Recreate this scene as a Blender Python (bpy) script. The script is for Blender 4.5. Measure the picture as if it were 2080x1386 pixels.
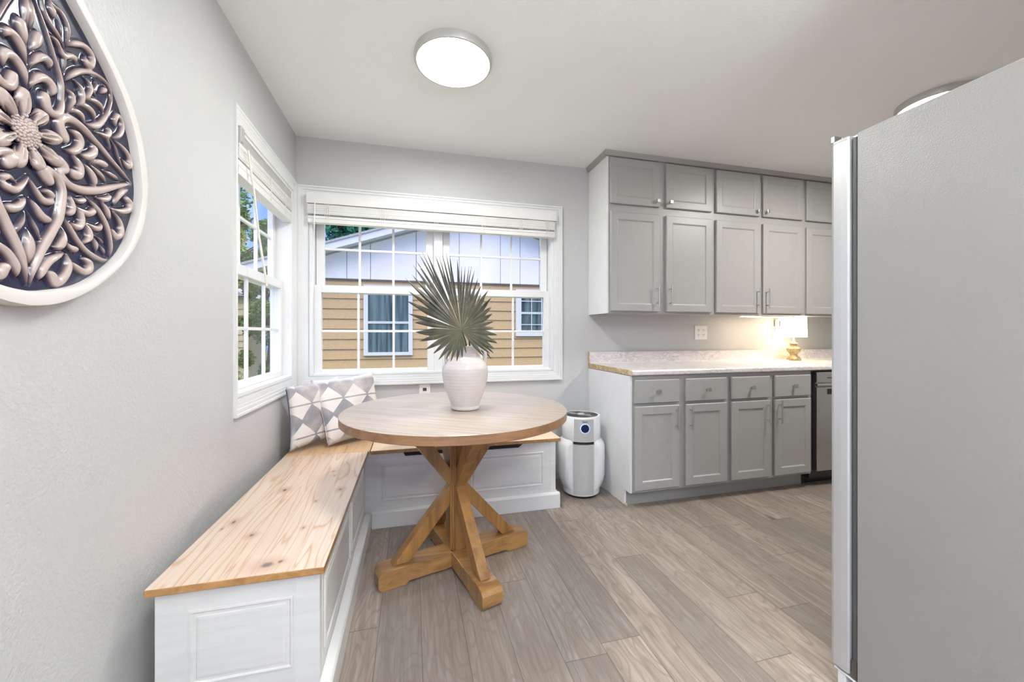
import bpy, bmesh, math, random
from mathutils import Vector, Matrix, Euler
random.seed(7)
for o in list(bpy.data.objects): bpy.data.objects.remove(o)
scene = bpy.context.scene
COL = scene.collection
PI = math.pi

# ------------------------------------------------------------------ camera, sky, exposure
H = 1.13
cam_d = bpy.data.cameras.new('camera'); cam = bpy.data.objects.new('camera', cam_d); COL.objects.link(cam)
cam.location = (0, 0, H); cam.rotation_euler = (PI/2, 0, -math.atan(202/795.0))
cam_d.sensor_width = 36; cam_d.lens = 795/2080*36; cam_d.shift_y = -15/2080
cam_d.clip_start = 0.02; cam_d.clip_end = 200
scene.camera = cam
vs = scene.view_settings
vs.view_transform = 'Standard'; vs.look = 'None'; vs.gamma = 1; vs.use_curve_mapping = False
vs.exposure = 1.09
SKY = 1.2
LAMP_MAIN = 72.0
LAMP_KITCHEN = 62.0
LAMP_TABLE = 6.0
LAMP_FILL_UP = 420.0
LAMP_BAR = 12.0

world = bpy.data.worlds.new('sky'); scene.world = world; world.use_nodes = True
wt = world.node_tree; wt.nodes.clear()
wo = wt.nodes.new('ShaderNodeOutputWorld'); bg = wt.nodes.new('ShaderNodeBackground')
tc = wt.nodes.new('ShaderNodeTexCoord'); sp = wt.nodes.new('ShaderNodeSeparateXYZ')
rp = wt.nodes.new('ShaderNodeValToRGB')
rp.color_ramp.elements[0].position = 0.40; rp.color_ramp.elements[0].color = (0, 0, 0, 1)
rp.color_ramp.elements[1].position = 0.62; rp.color_ramp.elements[1].color = (1, 1, 1, 1)
ns = wt.nodes.new('ShaderNodeTexNoise'); ns.inputs['Scale'].default_value = 2.2; ns.inputs['Detail'].default_value = 6
cr = wt.nodes.new('ShaderNodeValToRGB')
cr.color_ramp.elements[0].position = .52; cr.color_ramp.elements[1].position = .74
mx = wt.nodes.new('ShaderNodeMix'); mx.data_type = 'RGBA'
mx.inputs['A'].default_value = (.11, .21, .62, 1); mx.inputs['B'].default_value = (.55, .60, .78, 1)
hi = wt.nodes.new('ShaderNodeMix'); hi.data_type = 'RGBA'; hi.inputs['B'].default_value = (1.75, 1.72, 1.80, 1)
wt.links.new(tc.outputs['Generated'], sp.inputs[0]); wt.links.new(sp.outputs['Z'], rp.inputs[0])
wt.links.new(tc.outputs['Generated'], ns.inputs['Vector']); wt.links.new(ns.outputs[0], cr.inputs[0])
wt.links.new(cr.outputs[0], mx.inputs['Factor']); wt.links.new(mx.outputs['Result'], hi.inputs['A']); wt.links.new(rp.outputs[0], hi.inputs['Factor'])
wt.links.new(hi.outputs['Result'], bg.inputs[0]); bg.inputs[1].default_value = SKY
wt.links.new(bg.outputs[0], wo.inputs[0])

# ------------------------------------------------------------------ material helpers
class NT:
    def __init__(s, name):
        s.m = bpy.data.materials.new(name); s.m.use_nodes = True; s.t = s.m.node_tree
        s.b = s.t.nodes['Principled BSDF']; s.out = s.t.nodes['Material Output']
    def n(s, typ, **kw):
        nd = s.t.nodes.new(typ)
        for k, v in kw.items():
            if k.startswith('i_'):
                key = k[2:]; key = int(key) if key.isdigit() else key
                s.set(nd.inputs[key], v)
            else: setattr(nd, k, v)
        return nd
    def set(s, sock, v):
        if hasattr(v, 'is_output') or isinstance(v, bpy.types.NodeSocket): s.t.links.new(v, sock)
        else: sock.default_value = v
    def math(s, op, a, b=0.0, c=None):
        nd = s.t.nodes.new('ShaderNodeMath'); nd.operation = op
        s.set(nd.inputs[0], a); s.set(nd.inputs[1], b)
        if c is not None: s.set(nd.inputs[2], c)
        return nd.outputs[0]
    def coord(s, kind='Object'): return s.n('ShaderNodeTexCoord').outputs[kind]
    def map(s, v, scale=(1,1,1), loc=(0,0,0), rot=(0,0,0)):
        nd = s.n('ShaderNodeMapping'); s.set(nd.inputs['Vector'], v)
        nd.inputs['Scale'].default_value = scale; nd.inputs['Location'].default_value = loc; nd.inputs['Rotation'].default_value = rot
        return nd.outputs[0]
    def noise(s, v, scale, detail=4, rough=.5, dist=0):
        nd = s.n('ShaderNodeTexNoise'); s.set(nd.inputs['Vector'], v)
        s.set(nd.inputs['Scale'], scale); nd.inputs['Detail'].default_value = detail
        nd.inputs['Roughness'].default_value = rough; nd.inputs['Distortion'].default_value = dist
        return nd.outputs[0]
    def ramp(s, f, *stops):
        nd = s.n('ShaderNodeValToRGB'); s.set(nd.inputs[0], f); r = nd.color_ramp
        while len(r.elements) < len(stops): r.elements.new(.5)
        for e, (p, c) in zip(r.elements, stops):
            e.position = p; e.color = (c if len(c) == 4 else (*c, 1)) if isinstance(c, (tuple, list)) else (c, c, c, 1)
        return nd.outputs[0]
    def mix(s, f, a, b, blend='MIX'):
        nd = s.n('ShaderNodeMix', data_type='RGBA', blend_type=blend)
        for sock, v in ((nd.inputs['Factor'], f), (nd.inputs['A'], a), (nd.inputs['B'], b)):
            if isinstance(v, tuple) and len(v) == 3: v = (*v, 1)
            s.set(sock, v)
        return nd.outputs['Result']
    def bump(s, h, strength=.3, dist=.01):
        nd = s.n('ShaderNodeBump'); s.set(nd.inputs['Height'], h)
        nd.inputs['Strength'].default_value = strength; nd.inputs['Distance'].default_value = dist
        s.t.links.new(nd.outputs[0], s.b.inputs['Normal'])
    def fin(s, base=None, rough=None, metal=None, spec=None, coat=None):
        if base is not None:
            if isinstance(base, tuple) and len(base) == 3: base = (*base, 1)
            s.set(s.b.inputs['Base Color'], base)
        if rough is not None: s.set(s.b.inputs['Roughness'], rough)
        if metal is not None: s.b.inputs['Metallic'].default_value = metal
        if spec is not None: s.b.inputs['Specular IOR Level'].default_value = spec
        if coat is not None: s.b.inputs['Coat Weight'].default_value = coat; s.b.inputs['Coat Roughness'].default_value = .12
        return s.m

def plain(name, col, rough=.5, metal=0, spec=None, coat=None, var=.04, scale=12, bump=0, bscale=200):
    t = NT(name); v = t.coord()
    n = t.noise(v, scale, 3)
    c2 = tuple(min(1, c*(1+var)) for c in col); c1 = tuple(c*(1-var) for c in col)
    if bump: t.bump(t.noise(v, bscale, 3), bump, .004)
    return t.fin(t.ramp(n, (.3, c1), (.7, c2)), rough, metal, spec, coat)

def wall_mat(name, col, rough=.42, peel=.35, spec=.5):
    t = NT(name); v = t.coord()
    big = t.noise(v, 1.7, 3); fine = t.noise(v, 95, 4, .55)
    c = t.ramp(big, (.3, tuple(x*.985 for x in col)), (.7, tuple(min(1, x*1.01) for x in col)))
    t.bump(fine, peel, .006)
    return t.fin(c, rough, 0, spec)

def emit(name, col, strength):
    m = bpy.data.materials.new(name); m.use_nodes = True; b = m.node_tree.nodes['Principled BSDF']
    b.inputs['Base Color'].default_value = (*col, 1); b.inputs['Emission Color'].default_value = (*col, 1)
    b.inputs['Emission Strength'].default_value = strength; b.inputs['Roughness'].default_value = .4
    return m

M = {}
M['wall'] = wall_mat('wall_paint', (.56, .557, .55))
M['ceiling'] = wall_mat('ceiling_paint', (.90, .905, .90), .6, .25, .3)
M['trim'] = plain('white_trim_paint', (.77, .77, .755), .32, var=.01)
M['vinyl'] = plain('white_vinyl', (.80, .80, .785), .35, var=.01)
M['blind'] = plain('white_blind', (.75, .74, .715), .45, var=.02)
M['cord'] = plain('cord_cream', (.80, .76, .68), .5)
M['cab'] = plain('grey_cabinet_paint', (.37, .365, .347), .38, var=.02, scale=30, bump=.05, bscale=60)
M['cab_side'] = plain('light_cabinet_side', (.84, .84, .82), .45, var=.02)  # side colour raised above the fronts, standing in for light from the windows
M['nickel'] = plain('brushed_nickel', (.62, .60, .57), .28, 1, var=.03)
M['steel'] = plain('stainless', (.56, .56, .55), .30, 1, var=.02)
M['chrome_dark'] = plain('dark_steel', (.20, .20, .19), .35, 1)
M['black'] = plain('black_plastic', (.015, .015, .015), .4)
M['void'] = plain('dark_recess', (.02, .018, .016), .8)
M['gasket'] = plain('grey_gasket', (.10, .11, .10), .45)
M['plastic'] = plain('white_plastic', (.87, .87, .85), .22, var=.01)
M['plastic_grey'] = plain('pale_grey_plastic', (.52, .52, .50), .35, var=.01)
M['socket'] = plain('socket_slots', (.06, .055, .05), .5)
M['lampring'] = plain('satin_nickel_ring', (.56, .545, .52), .38, .35)
M['diff'] = emit('lit_diffuser', (.98, 1, .975), LAMP_MAIN)
M['diff_near'] = emit('lit_near_diffuser', (.98, 1, .975), LAMP_MAIN*.35)
M['diff_table'] = emit('lit_table_diffuser', (.98, 1, .975), LAMP_MAIN*.50)
M['diff2'] = emit('lit_kitchen_diffuser', (1, .975, .93), LAMP_KITCHEN)
M['navy'] = plain('navy_glaze', (.012, .016, .055), .12, coat=1.0, var=.3, scale=40)
M['screen'] = plain('navy_display', (.004, .008, .05), .15, var=.3, scale=150)
M['ringblue'] = emit('blue_ring_glow', (.42, .55, .85), .30)
M['frame'] = plain('cream_frame', (.72, .69, .65), .45, var=.02)
M['vase'] = None
M['glass'] = None

def glass_mat():
    m = bpy.data.materials.new('window_glass'); m.use_nodes = True; t = m.node_tree; t.nodes.clear()
    o = t.nodes.new('ShaderNodeOutputMaterial'); mi = t.nodes.new('ShaderNodeMixShader')
    tr = t.nodes.new('ShaderNodeBsdfTransparent'); gl = t.nodes.new('ShaderNodeBsdfGlossy'); fr = t.nodes.new('ShaderNodeFresnel')
    ge = t.nodes.new('ShaderNodeNewGeometry'); mm = t.nodes.new('ShaderNodeMath'); mm.operation = 'MULTIPLY'; m1 = t.nodes.new('ShaderNodeMath'); m1.operation = 'SUBTRACT'; m1.inputs[0].default_value = 1
    t.links.new(ge.outputs['Backfacing'], m1.inputs[1]); t.links.new(m1.outputs[0], mm.inputs[0]); t.links.new(fr.outputs[0], mm.inputs[1])
    tr.inputs[0].default_value = (.97, .98, .98, 1); gl.inputs['Roughness'].default_value = .02; fr.inputs[0].default_value = 1.28
    t.links.new(mm.outputs[0], mi.inputs[0]); t.links.new(tr.outputs[0], mi.inputs[1]); t.links.new(gl.outputs[0], mi.inputs[2])
    t.links.new(mi.outputs[0], o.inputs[0]); return m
M['glass'] = glass_mat()

def relief_mat():
    t = NT('pearl_glaze'); v = t.coord(); q = t.n('ShaderNodeSeparateXYZ', i_0=v)
    n = t.noise(v, 30, 4)
    hgt = t.math('ADD', t.math('DIVIDE', q.outputs['X'], .030), t.math('MULTIPLY', t.math('SUBTRACT', n, .5), .10))
    c = t.ramp(hgt, (.385, (.008, .010, .040)), (.47, (.030, .022, .042)), (.56, (.20, .145, .145)), (.68, (.52, .425, .385)))
    return t.fin(c, .20, 0, .45, .30)
M['relief'] = relief_mat()

def vase_mat():
    t = NT('cream_glaze'); v = t.coord()
    s = t.n('ShaderNodeSeparateXYZ', i_0=v)
    w = t.math('SINE', t.math('MULTIPLY', s.outputs['Z'], 420.0))
    n = t.noise(v, 40, 3)
    t.bump(t.math('ADD', w, t.math('MULTIPLY', n, 1.5)), .10, .002)
    return t.fin(t.ramp(t.noise(v, 9, 3), (.3, (.66, .60, .565)), (.7, (.72, .66, .62))), .30, 0, .5, .3)
M['vase'] = vase_mat()

def floor_mat():
    t = NT('plank_floor'); v = t.coord(); s = t.n('ShaderNodeSeparateXYZ', i_0=v)
    x = t.math('DIVIDE', t.math('ADD', s.outputs['X'], .126+.1585*40), .1585)
    row = t.math('FLOOR', x); fx = t.math('FRACT', x)
    wn = t.n('ShaderNodeTexWhiteNoise', noise_dimensions='1D'); t.set(wn.inputs['W'], row)
    y = t.math('ADD', t.math('DIVIDE', s.outputs['Y'], 1.22), t.math('MULTIPLY', wn.outputs['Value'], 7.3))
    col_i = t.math('FLOOR', y); fy = t.math('FRACT', y)
    wn2 = t.n('ShaderNodeTexWhiteNoise', noise_dimensions='2D')
    cb = t.n('ShaderNodeCombineXYZ', i_0=row, i_1=col_i); t.set(wn2.inputs['Vector'], cb.outputs[0])
    pid = wn2.outputs['Value']
    # grain coordinates shifted per plank
    off = t.n('ShaderNodeCombineXYZ', i_0=t.math('MULTIPLY', pid, 37.0), i_1=t.math('MULTIPLY', pid, 91.0), i_2=0.0)
    va = t.n('ShaderNodeVectorMath', operation='ADD', i_0=v, i_1=off.outputs[0]).outputs[0]
    g1 = t.noise(t.map(va, (42, 2.2, 1)), 1.6, 7, .62, .8)
    g2 = t.noise(t.map(va, (9, 1.1, 1)), 1.5, 4, .5, 1.6)
    warp = t.noise(t.map(va, (5, 1.2, 1)), 1.3, 2, .5)
    rings = t.math('FRACT', t.math('MULTIPLY', warp, 16.0))
    rings = t.math('ABSOLUTE', t.math('SUBTRACT', rings, .5))
    vor = t.n('ShaderNodeTexVoronoi', feature='F1', i_Scale=1.0); t.set(vor.inputs['Vector'], t.map(va, (6, 1.9, 1)))
    knot = t.ramp(vor.outputs['Distance'], (.05, 1.0), (.16, 0.0))
    base = t.ramp(g1, (.28, (.22, .180, .155)), (.5, (.325, .282, .250)), (.74, (.43, .385, .35)))
    tone = t.ramp(pid, (0, (.72, .71, .71)), (.5, (.95, .93, .91)), (1, (1.16, 1.10, 1.04)))
    c = t.mix(1.0, base, tone, 'MULTIPLY')
    c = t.mix(t.math('MULTIPLY', t.ramp(g2, (.38, 1.0), (.62, 0.0)), .45), c, (.20, .155, .125), 'MIX')
    c = t.mix(t.math('MULTIPLY', t.ramp(rings, (.03, 1.0), (.20, 0.0)), .55), c, (.20, .165, .14), 'MIX')
    c = t.mix(t.math('MULTIPLY', knot, .85), c, (.10, .08, .07), 'MIX')
    ex = t.math('MINIMUM', fx, t.math('SUBTRACT', 1.0, fx)); ey = t.math('MINIMUM', fy, t.math('SUBTRACT', 1.0, fy))
    seam = t.math('MAXIMUM', t.math('LESS_THAN', ex, .0085), t.math('LESS_THAN', ey, .0013))
    c = t.mix(t.math('MULTIPLY', seam, .65), c, (.07, .055, .045))
    hgt = t.math('SUBTRACT', t.math('MULTIPLY', g1, .35), seam)
    t.bump(hgt, .22, .002)
    return t.fin(c, t.ramp(g1, (.3, .36), (.7, .48)), 0, .5)
M['floor'] = floor_mat()

KNOTS = [(-.415,1.293,.016,.018),(-.382,1.302,.008,.007),(-.526,1.496,.010,.008),(-.625,1.616,.014,.007),(-.371,1.510,.007,.004),(-.381,1.736,.007,.004),(-.305,1.842,.012,.008),(-.538,1.893,.014,.009),(-.379,2.091,.006,.004),(-.363,2.028,.006,.003),(-.643,1.569,.008,.003)]
def pine_mat(name, along='Y', light=(.80, .60, .40), mid=(.68, .44, .25), dark=(.45, .25, .12), knots=True, offs=0.0):
    t = NT(name); v = t.coord(); s = t.n('ShaderNodeSeparateXYZ', i_0=v)
    across = s.outputs['X'] if along == 'Y' else s.outputs['Y']
    b = t.math('DIVIDE', t.math('ADD', across, 5.03+offs), .092); bi = t.math('FLOOR', b); bf = t.math('FRACT', b)
    wn = t.n('ShaderNodeTexWhiteNoise', noise_dimensions='1D'); t.set(wn.inputs['W'], bi)
    off = t.n('ShaderNodeCombineXYZ', i_0=t.math('MULTIPLY', wn.outputs['Value'], 3.1), i_1=t.math('MULTIPLY', wn.outputs['Value'], 17.0), i_2=0.0)
    va = t.n('ShaderNodeVectorMath', operation='ADD', i_0=v, i_1=off.outputs[0]).outputs[0]
    sc = (7.5, .75, 1) if along == 'Y' else (.75, 7.5, 1)
    w = t.noise(t.map(va, sc), 1.0, 3, .45, .5)
    rg = t.math('ABSOLUTE', t.math('SUBTRACT', t.math('FRACT', t.math('MULTIPLY', w, 10.0)), .5))
    sc2 = (150, 3, 1) if along == 'Y' else (3, 150, 1)
    fine = t.noise(t.map(va, sc2), 1.0, 4, .6)
    c = t.ramp(rg, (.0, mid), (.13, light), (.5, tuple(min(1, q*1.05) for q in light)))
    c = t.mix(t.math('MULTIPLY', t.ramp(fine, (.35, 1.0), (.6, 0.0)), .35), c, mid)
    c = t.mix(t.math('MULTIPLY', wn.outputs['Value'], .35), c, mid)
    if knots:
        halo = None; core = None
        for kx, ky, ra, rb in KNOTS:
            kx += .46; ky -= 1.8
            dx = t.math('DIVIDE', t.math('SUBTRACT', s.outputs['X'], kx), rb); dy = t.math('DIVIDE', t.math('SUBTRACT', s.outputs['Y'], ky), ra)
            d = t.math('SQRT', t.math('ADD', t.math('MULTIPLY', dx, dx), t.math('MULTIPLY', dy, dy)))
            halo = d if halo is None else t.math('MINIMUM', halo, d)
        wob = t.math('MULTIPLY', t.math('SUBTRACT', t.noise(v, 60, 3), .5), .9)
        hd = t.math('ADD', halo, wob)
        c = t.mix(t.ramp(t.math('DIVIDE', hd, 4.0), (.25, .8), (.95, 0.0)), c, (.50, .30, .17))
        c = t.mix(t.ramp(t.math('DIVIDE', hd, 4.0), (.12, .85), (.26, 0.0)), c, (.10, .07, .08))
    sm = t.math('LESS_THAN', t.math('MINIMUM', bf, t.math('SUBTRACT', 1.0, bf)), .012)
    c = t.mix(t.math('MULTIPLY', sm, .45), c, dark)
    t.bump(fine, .08, .001)
    return t.fin(c, .30, 0, .5, .35)
M['pine'] = pine_mat('knotty_pine', 'Y', (.70, .58, .48), (.55, .34, .20))
M['pine_x'] = pine_mat('light_pine', 'X', (.86, .68, .48), (.74, .52, .32), knots=False)
M['pine_c'] = pine_mat('corner_pine', 'Y', (.72, .48, .28), (.50, .29, .14), knots=False, offs=.03)

def oak_mat(name, axis='Z', light=(.36, .18, .05), dark=(.17, .072, .018), rough=.34, coat=.4, rot=0, grainmul=1.0):
    t = NT(name); v = t.coord(); v = t.map(v, rot=(0, 0, rot))
    st = {'X': (1.6, 26, 26), 'Y': (26, 1.6, 26), 'Z': (26, 26, 1.6)}[axis]
    g = t.noise(t.map(v, st), 1.0*grainmul, 6, .6, .6); g2 = t.noise(v, 5, 3)
    c = t.ramp(g, (.3, dark), (.55, light), (.78, tuple(min(1, q*1.25) for q in light)))
    c = t.mix(t.math('MULTIPLY', g2, .35), c, dark)
    t.bump(g, .10, .001)
    return t.fin(c, rough, 0, .5, coat)
M['oak'] = oak_mat('honey_oak')
M['lidedge'] = oak_mat('stained_board_edge', 'Y', (.46, .25, .09), (.30, .14, .04))
def top_mat():
    t = NT('table_top_wood'); v0 = t.coord(); v = t.map(v0, rot=(0, 0, math.radians(-58)))
    s = t.n('ShaderNodeSeparateXYZ', i_0=v)
    b = t.math('DIVIDE', t.math('ADD', s.outputs['X'], 5.0), .085); bi = t.math('FLOOR', b)
    wn = t.n('ShaderNodeTexWhiteNoise', noise_dimensions='1D'); t.set(wn.inputs['W'], bi)
    off = t.n('ShaderNodeCombineXYZ', i_0=0.0, i_1=t.math('MULTIPLY', wn.outputs['Value'], 13.0), i_2=0.0)
    va = t.n('ShaderNodeVectorMath', operation='ADD', i_0=v, i_1=off.outputs[0]).outputs[0]
    g = t.noise(t.map(va, (75, 3.0, 1)), 1.0, 6, .6, .4)
    c = t.ramp(g, (.30, (.27, .21, .165)), (.5, (.43, .355, .295)), (.7, (.54, .465, .40)))  # wood paled and greyed to imitate window reflections on the top
    c = t.mix(t.math('MULTIPLY', wn.outputs['Value'], .3), c, (.36, .26, .18))
    t.bump(g, .12, .001)
    m_ = t.fin(c, .40, 0, .6, .6); t.b.inputs['Coat Roughness'].default_value = .33; return m_
M['tabletop'] = top_mat()
M['tableedge'] = oak_mat('table_edge_wood', 'X', (.33, .175, .085), (.19, .095, .042), .4, .2)

def marble_mat():
    t = NT('marble_laminate'); v = t.coord()
    a = t.noise(t.map(v, (1, 1.0, 2.4), rot=(0, .75, .6)), 15, 8, .68, .55)
    ridge = t.math('ABSOLUTE', t.math('SUBTRACT', a, .5))
    c = t.ramp(ridge, (0, (.44, .41, .41)), (.022, (.64, .60, .59)), (.09, (.79, .73, .715)))
    c = t.mix(t.ramp(t.noise(v, 3.5, 3), (.4, 0.0), (.7, .8)), c, (.78, .73, .72))
    return t.fin(c, .28, 0, .5)
M['marble'] = marble_mat()
def chip_mat():
    t = NT('raw_particle_board'); v = t.coord(); n = t.noise(v, 170, 4, .7); b = t.noise(v, 30, 4, .6)
    c = t.ramp(n, (.35, (.30, .20, .08)), (.55, (.58, .44, .22)), (.68, (.85, .78, .62)))
    c = t.mix(t.ramp(b, (.5, 0.0), (.58, .7)), c, (.80, .66, .40))
    t.bump(n, .6, .004)
    return t.fin(c, .8)
M['chip'] = chip_mat()
def beadwood(name='white_stained_pine'):
    t = NT(name); v = t.coord(); g = t.noise(t.map(v, (2.0, 2.0, 22)), 1.6, 5, .55, .7)
    t.bump(g, .10, .001)
    return t.fin(t.ramp(g, (.3, (.69, .69, .665)), (.7, (.765, .765, .74))), .36, 0, .5)
M['bench'] = beadwood()
def fridge_mat():
    t = NT('pebbled_grey_enamel'); v = t.coord()
    n = t.n('ShaderNodeTexVoronoi', feature='SMOOTH_F1', i_Scale=400.0); t.set(n.inputs['Vector'], v)
    m = t.noise(v, 240, 4)
    t.bump(t.math('ADD', n.outputs['Distance'], m), .18, .003)
    sp = t.noise(v, 4.3, 1)
    c = t.ramp(sp, (.22, (.285, .272, .25)), (.245, (.325, .315, .292)), (.6, (.332, .322, .298)))
    return t.fin(c, .33, 0, .6)
M['fridge'] = fridge_mat()
M['door_steel'] = plain('fridge_door_steel', (.60, .60, .585), .36, .30, var=.01)
def leaf_fan_mat():
    t = NT('palm_leaf'); v = t.coord(); n = t.noise(v, 22, 4)
    ln = t.n('ShaderNodeVectorMath', operation='LENGTH', i_0=v).outputs['Value']
    s = t.n('ShaderNodeSeparateXYZ', i_0=v); an = t.math('ARCTAN2', s.outputs['Z'], s.outputs['X'])
    st = t.noise(t.n('ShaderNodeCombineXYZ', i_0=t.math('MULTIPLY', an, 26.0), i_1=t.math('MULTIPLY', ln, 2.0), i_2=0.0).outputs[0], 1.0, 3, .6)
    c = t.ramp(t.math('ADD', t.math('MULTIPLY', n, .4), t.math('MULTIPLY', st, .6)), (.34, (.020, .022, .017)), (.5, (.070, .068, .052)), (.66, (.21, .19, .145)))
    c = t.mix(t.ramp(ln, (.0, .75), (.16, 0.0)), c, (.17, .175, .11))
    return t.fin(c, .48, 0, .35)
M['palm'] = leaf_fan_mat()
def pillow_mat():
    t = NT('triangle_print_cotton'); v = t.coord(); s = t.n('ShaderNodeSeparateXYZ', i_0=v)
    wob = t.noise(v, 9, 2)
    u = t.math('ADD', t.math('DIVIDE', s.outputs['X'], .150), 5.35); w = t.math('ADD', t.math('DIVIDE', s.outputs['Y'], .092), 5.35)
    fu = t.math('FRACT', u); fw = t.math('FRACT', w)
    par = t.math('MODULO', t.math('FLOOR', w), 2.0)
    fw2 = t.math('ADD', t.math('MULTIPLY', fw, t.math('SUBTRACT', 1.0, par)), t.math('MULTIPLY', t.math('SUBTRACT', 1.0, fw), par))
    tri = t.math('MULTIPLY', t.math('ABSOLUTE', t.math('SUBTRACT', fu, .5)), 2.0)
    mask = t.math('LESS_THAN', t.math('ADD', tri, t.math('MULTIPLY', t.math('SUBTRACT', wob, .5), .05)), t.math('MINIMUM', t.math('SUBTRACT', 1.0, t.math('MULTIPLY', fw2, 1.12)), t.math('MULTIPLY', t.math('GREATER_THAN', fw2, .05), 9.0)))
    blot = t.noise(v, 8, 3, .5)
    grey = t.ramp(blot, (.33, (.25, .25, .285)), (.5, (.36, .325, .32)), (.7, (.52, .475, .47)))
    c = t.mix(mask, grey, (.72, .67, .635))
    edge = t.n('ShaderNodeVectorMath', operation='ABSOLUTE', i_0=v); se = t.n('ShaderNodeSeparateXYZ', i_0=edge.outputs[0])
    ed = t.ramp(t.math('MAXIMUM', se.outputs['X'], se.outputs['Y']), (.165, 0.0), (.185, .85))
    c = t.mix(ed, c, (.66, .635, .62))
    t.bump(t.math('ADD', t.noise(v, 500, 2), t.math('MULTIPLY', t.noise(t.map(v, (1, 2, 1)), 12, 3), 6.0)), .25, .004)
    return t.fin(c, .85, 0, .2)
M['pillow'] = pillow_mat()
M['zip'] = plain('dark_zipper', (.05, .055, .08), .6)
M['shade'] = emit('lit_lamp_shade', (1, .90, .68), LAMP_TABLE*.42)
M['lampbase'] = plain('antique_gold_ceramic', (.42, .32, .17), .35, .3, var=.3, scale=60)
M['lampgold'] = plain('gold_neck', (.75, .62, .32), .3, .5)
# outdoors
M['tan'] = plain('tan_siding', (.52, .35, .185), .7, var=.06, scale=25, bump=.2, bscale=60)
M['cream_siding'] = plain('cream_siding', (.62, .52, .33), .7)
M['gable'] = plain('white_gable_board', (.84, .78, .76), .7, var=.02)
M['roof'] = plain('roof_edge', (.36, .35, .37), .8, var=.15, scale=60)
M['farwhite'] = plain('far_window_vinyl', (.66, .65, .67), .4, var=.02)
M['darkline'] = plain('shadow_gap_board', (.16, .13, .12), .8)  # dark brown for the strip under the gable boards
def curtain_mat():
    t = NT('teal_curtain'); v = t.coord(); n = t.noise(t.map(v, (14, 1, .8)), 1.0, 3, .5)
    return t.fin(t.ramp(n, (.35, (.03, .055, .06)), (.6, (.16, .22, .235))), .8)
M['curtain'] = curtain_mat()
M['grass'] = plain('lawn_green', (.10, .16, .05), .9, var=.4, scale=6)
def leafy(name, a, b, c):
    t = NT(name); v = t.coord(); n = t.noise(v, 3.0, 5, .7)
    m = t.fin(t.ramp(n, (.32, a), (.5, b), (.68, c)), .6, 0, .3); return m
M['leaf_a'] = leafy('tree_leaf_green', (.06, .13, .03), (.16, .30, .07), (.32, .44, .12))
M['leaf_b'] = leafy('tree_leaf_yellow', (.10, .15, .03), (.30, .36, .08), (.60, .52, .16))
M['leaf_c'] = leafy('tree_leaf_bluegreen', (.02, .11, .07), (.06, .28, .16), (.14, .45, .25))
M['bark'] = plain('bark', (.10, .07, .05), .9, var=.4, scale=20)

# ------------------------------------------------------------------ mesh helpers
def mkbox(bm, x0, x1, y0, y1, z0, z1):
    vs_ = [bm.verts.new(p) for p in ((x0,y0,z0),(x1,y0,z0),(x1,y1,z0),(x0,y1,z0),(x0,y0,z1),(x1,y0,z1),(x1,y1,z1),(x0,y1,z1))]
    for f in ((3,2,1,0),(4,5,6,7),(0,1,5,4),(1,2,6,5),(2,3,7,6),(3,0,4,7)): bm.faces.new([vs_[i] for i in f])
    return vs_
def obox(bm, c, ax, ay, az, dx, dy, dz):
    c = Vector(c); P = []
    for sz in (-1, 1):
        for sx, sy in ((-1,-1),(1,-1),(1,1),(-1,1)):
            P.append(bm.verts.new(c + ax*(sx*dx) + ay*(sy*dy) + az*(sz*dz)))
    for f in ((3,2,1,0),(4,5,6,7),(0,1,5,4),(1,2,6,5),(2,3,7,6),(3,0,4,7)): bm.faces.new([P[i] for i in f])
def boxes(*bs):
    bm = bmesh.new()
    for b in bs: mkbox(bm, *b)
    return bm
def tube(bm, pts, radii, seg=10, cap=True, flat=None):
    pts = [Vector(p) for p in pts]; n = len(pts)
    if not hasattr(radii, '__len__'): radii = [radii]*n
    prev = None; rings = []
    for i, p in enumerate(pts):
        d = (pts[min(i+1, n-1)] - pts[max(i-1, 0)]).normalized()
        if prev is None:
            a = Vector((0,0,1)) if abs(d.z) < .9 else Vector((1,0,0)); u = d.cross(a).normalized()
        else: u = (prev - d*prev.dot(d)).normalized()
        prev = u; w = d.cross(u)
        ring = []
        for k in range(seg):
            q = (u*math.cos(2*PI*k/seg) + w*math.sin(2*PI*k/seg))*radii[i]
            if flat: q = q - flat[0]*q.dot(flat[0])*(1-flat[1])
            ring.append(bm.verts.new(p+q))
        rings.append(ring)
    for a, b in zip(rings, rings[1:]):
        for k in range(seg): bm.faces.new((a[k], a[(k+1)%seg], b[(k+1)%seg], b[k]))
    if cap: bm.faces.new(rings[0][::-1]); bm.faces.new(rings[-1])
def lathe(bm, prof, c=(0,0,0), seg=48, closed=False):
    rings = []
    for r, z in prof:
        if r < 1e-6: rings.append([bm.verts.new((c[0], c[1], c[2]+z))])
        else: rings.append([bm.verts.new((c[0]+r*math.cos(2*PI*k/seg), c[1]+r*math.sin(2*PI*k/seg), c[2]+z)) for k in range(seg)])
    pr = list(zip(rings, rings[1:])) + ([(rings[-1], rings[0])] if closed else [])
    for a, b in pr:
        for k in range(seg):
            k2 = (k+1) % seg
            if len(a) == 1 and len(b) == 1: continue
            if len(a) == 1: bm.faces.new((a[0], b[k2], b[k]))
            elif len(b) == 1: bm.faces.new((a[k], a[k2], b[0]))
            else: bm.faces.new((a[k], a[k2], b[k2], b[k]))
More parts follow.
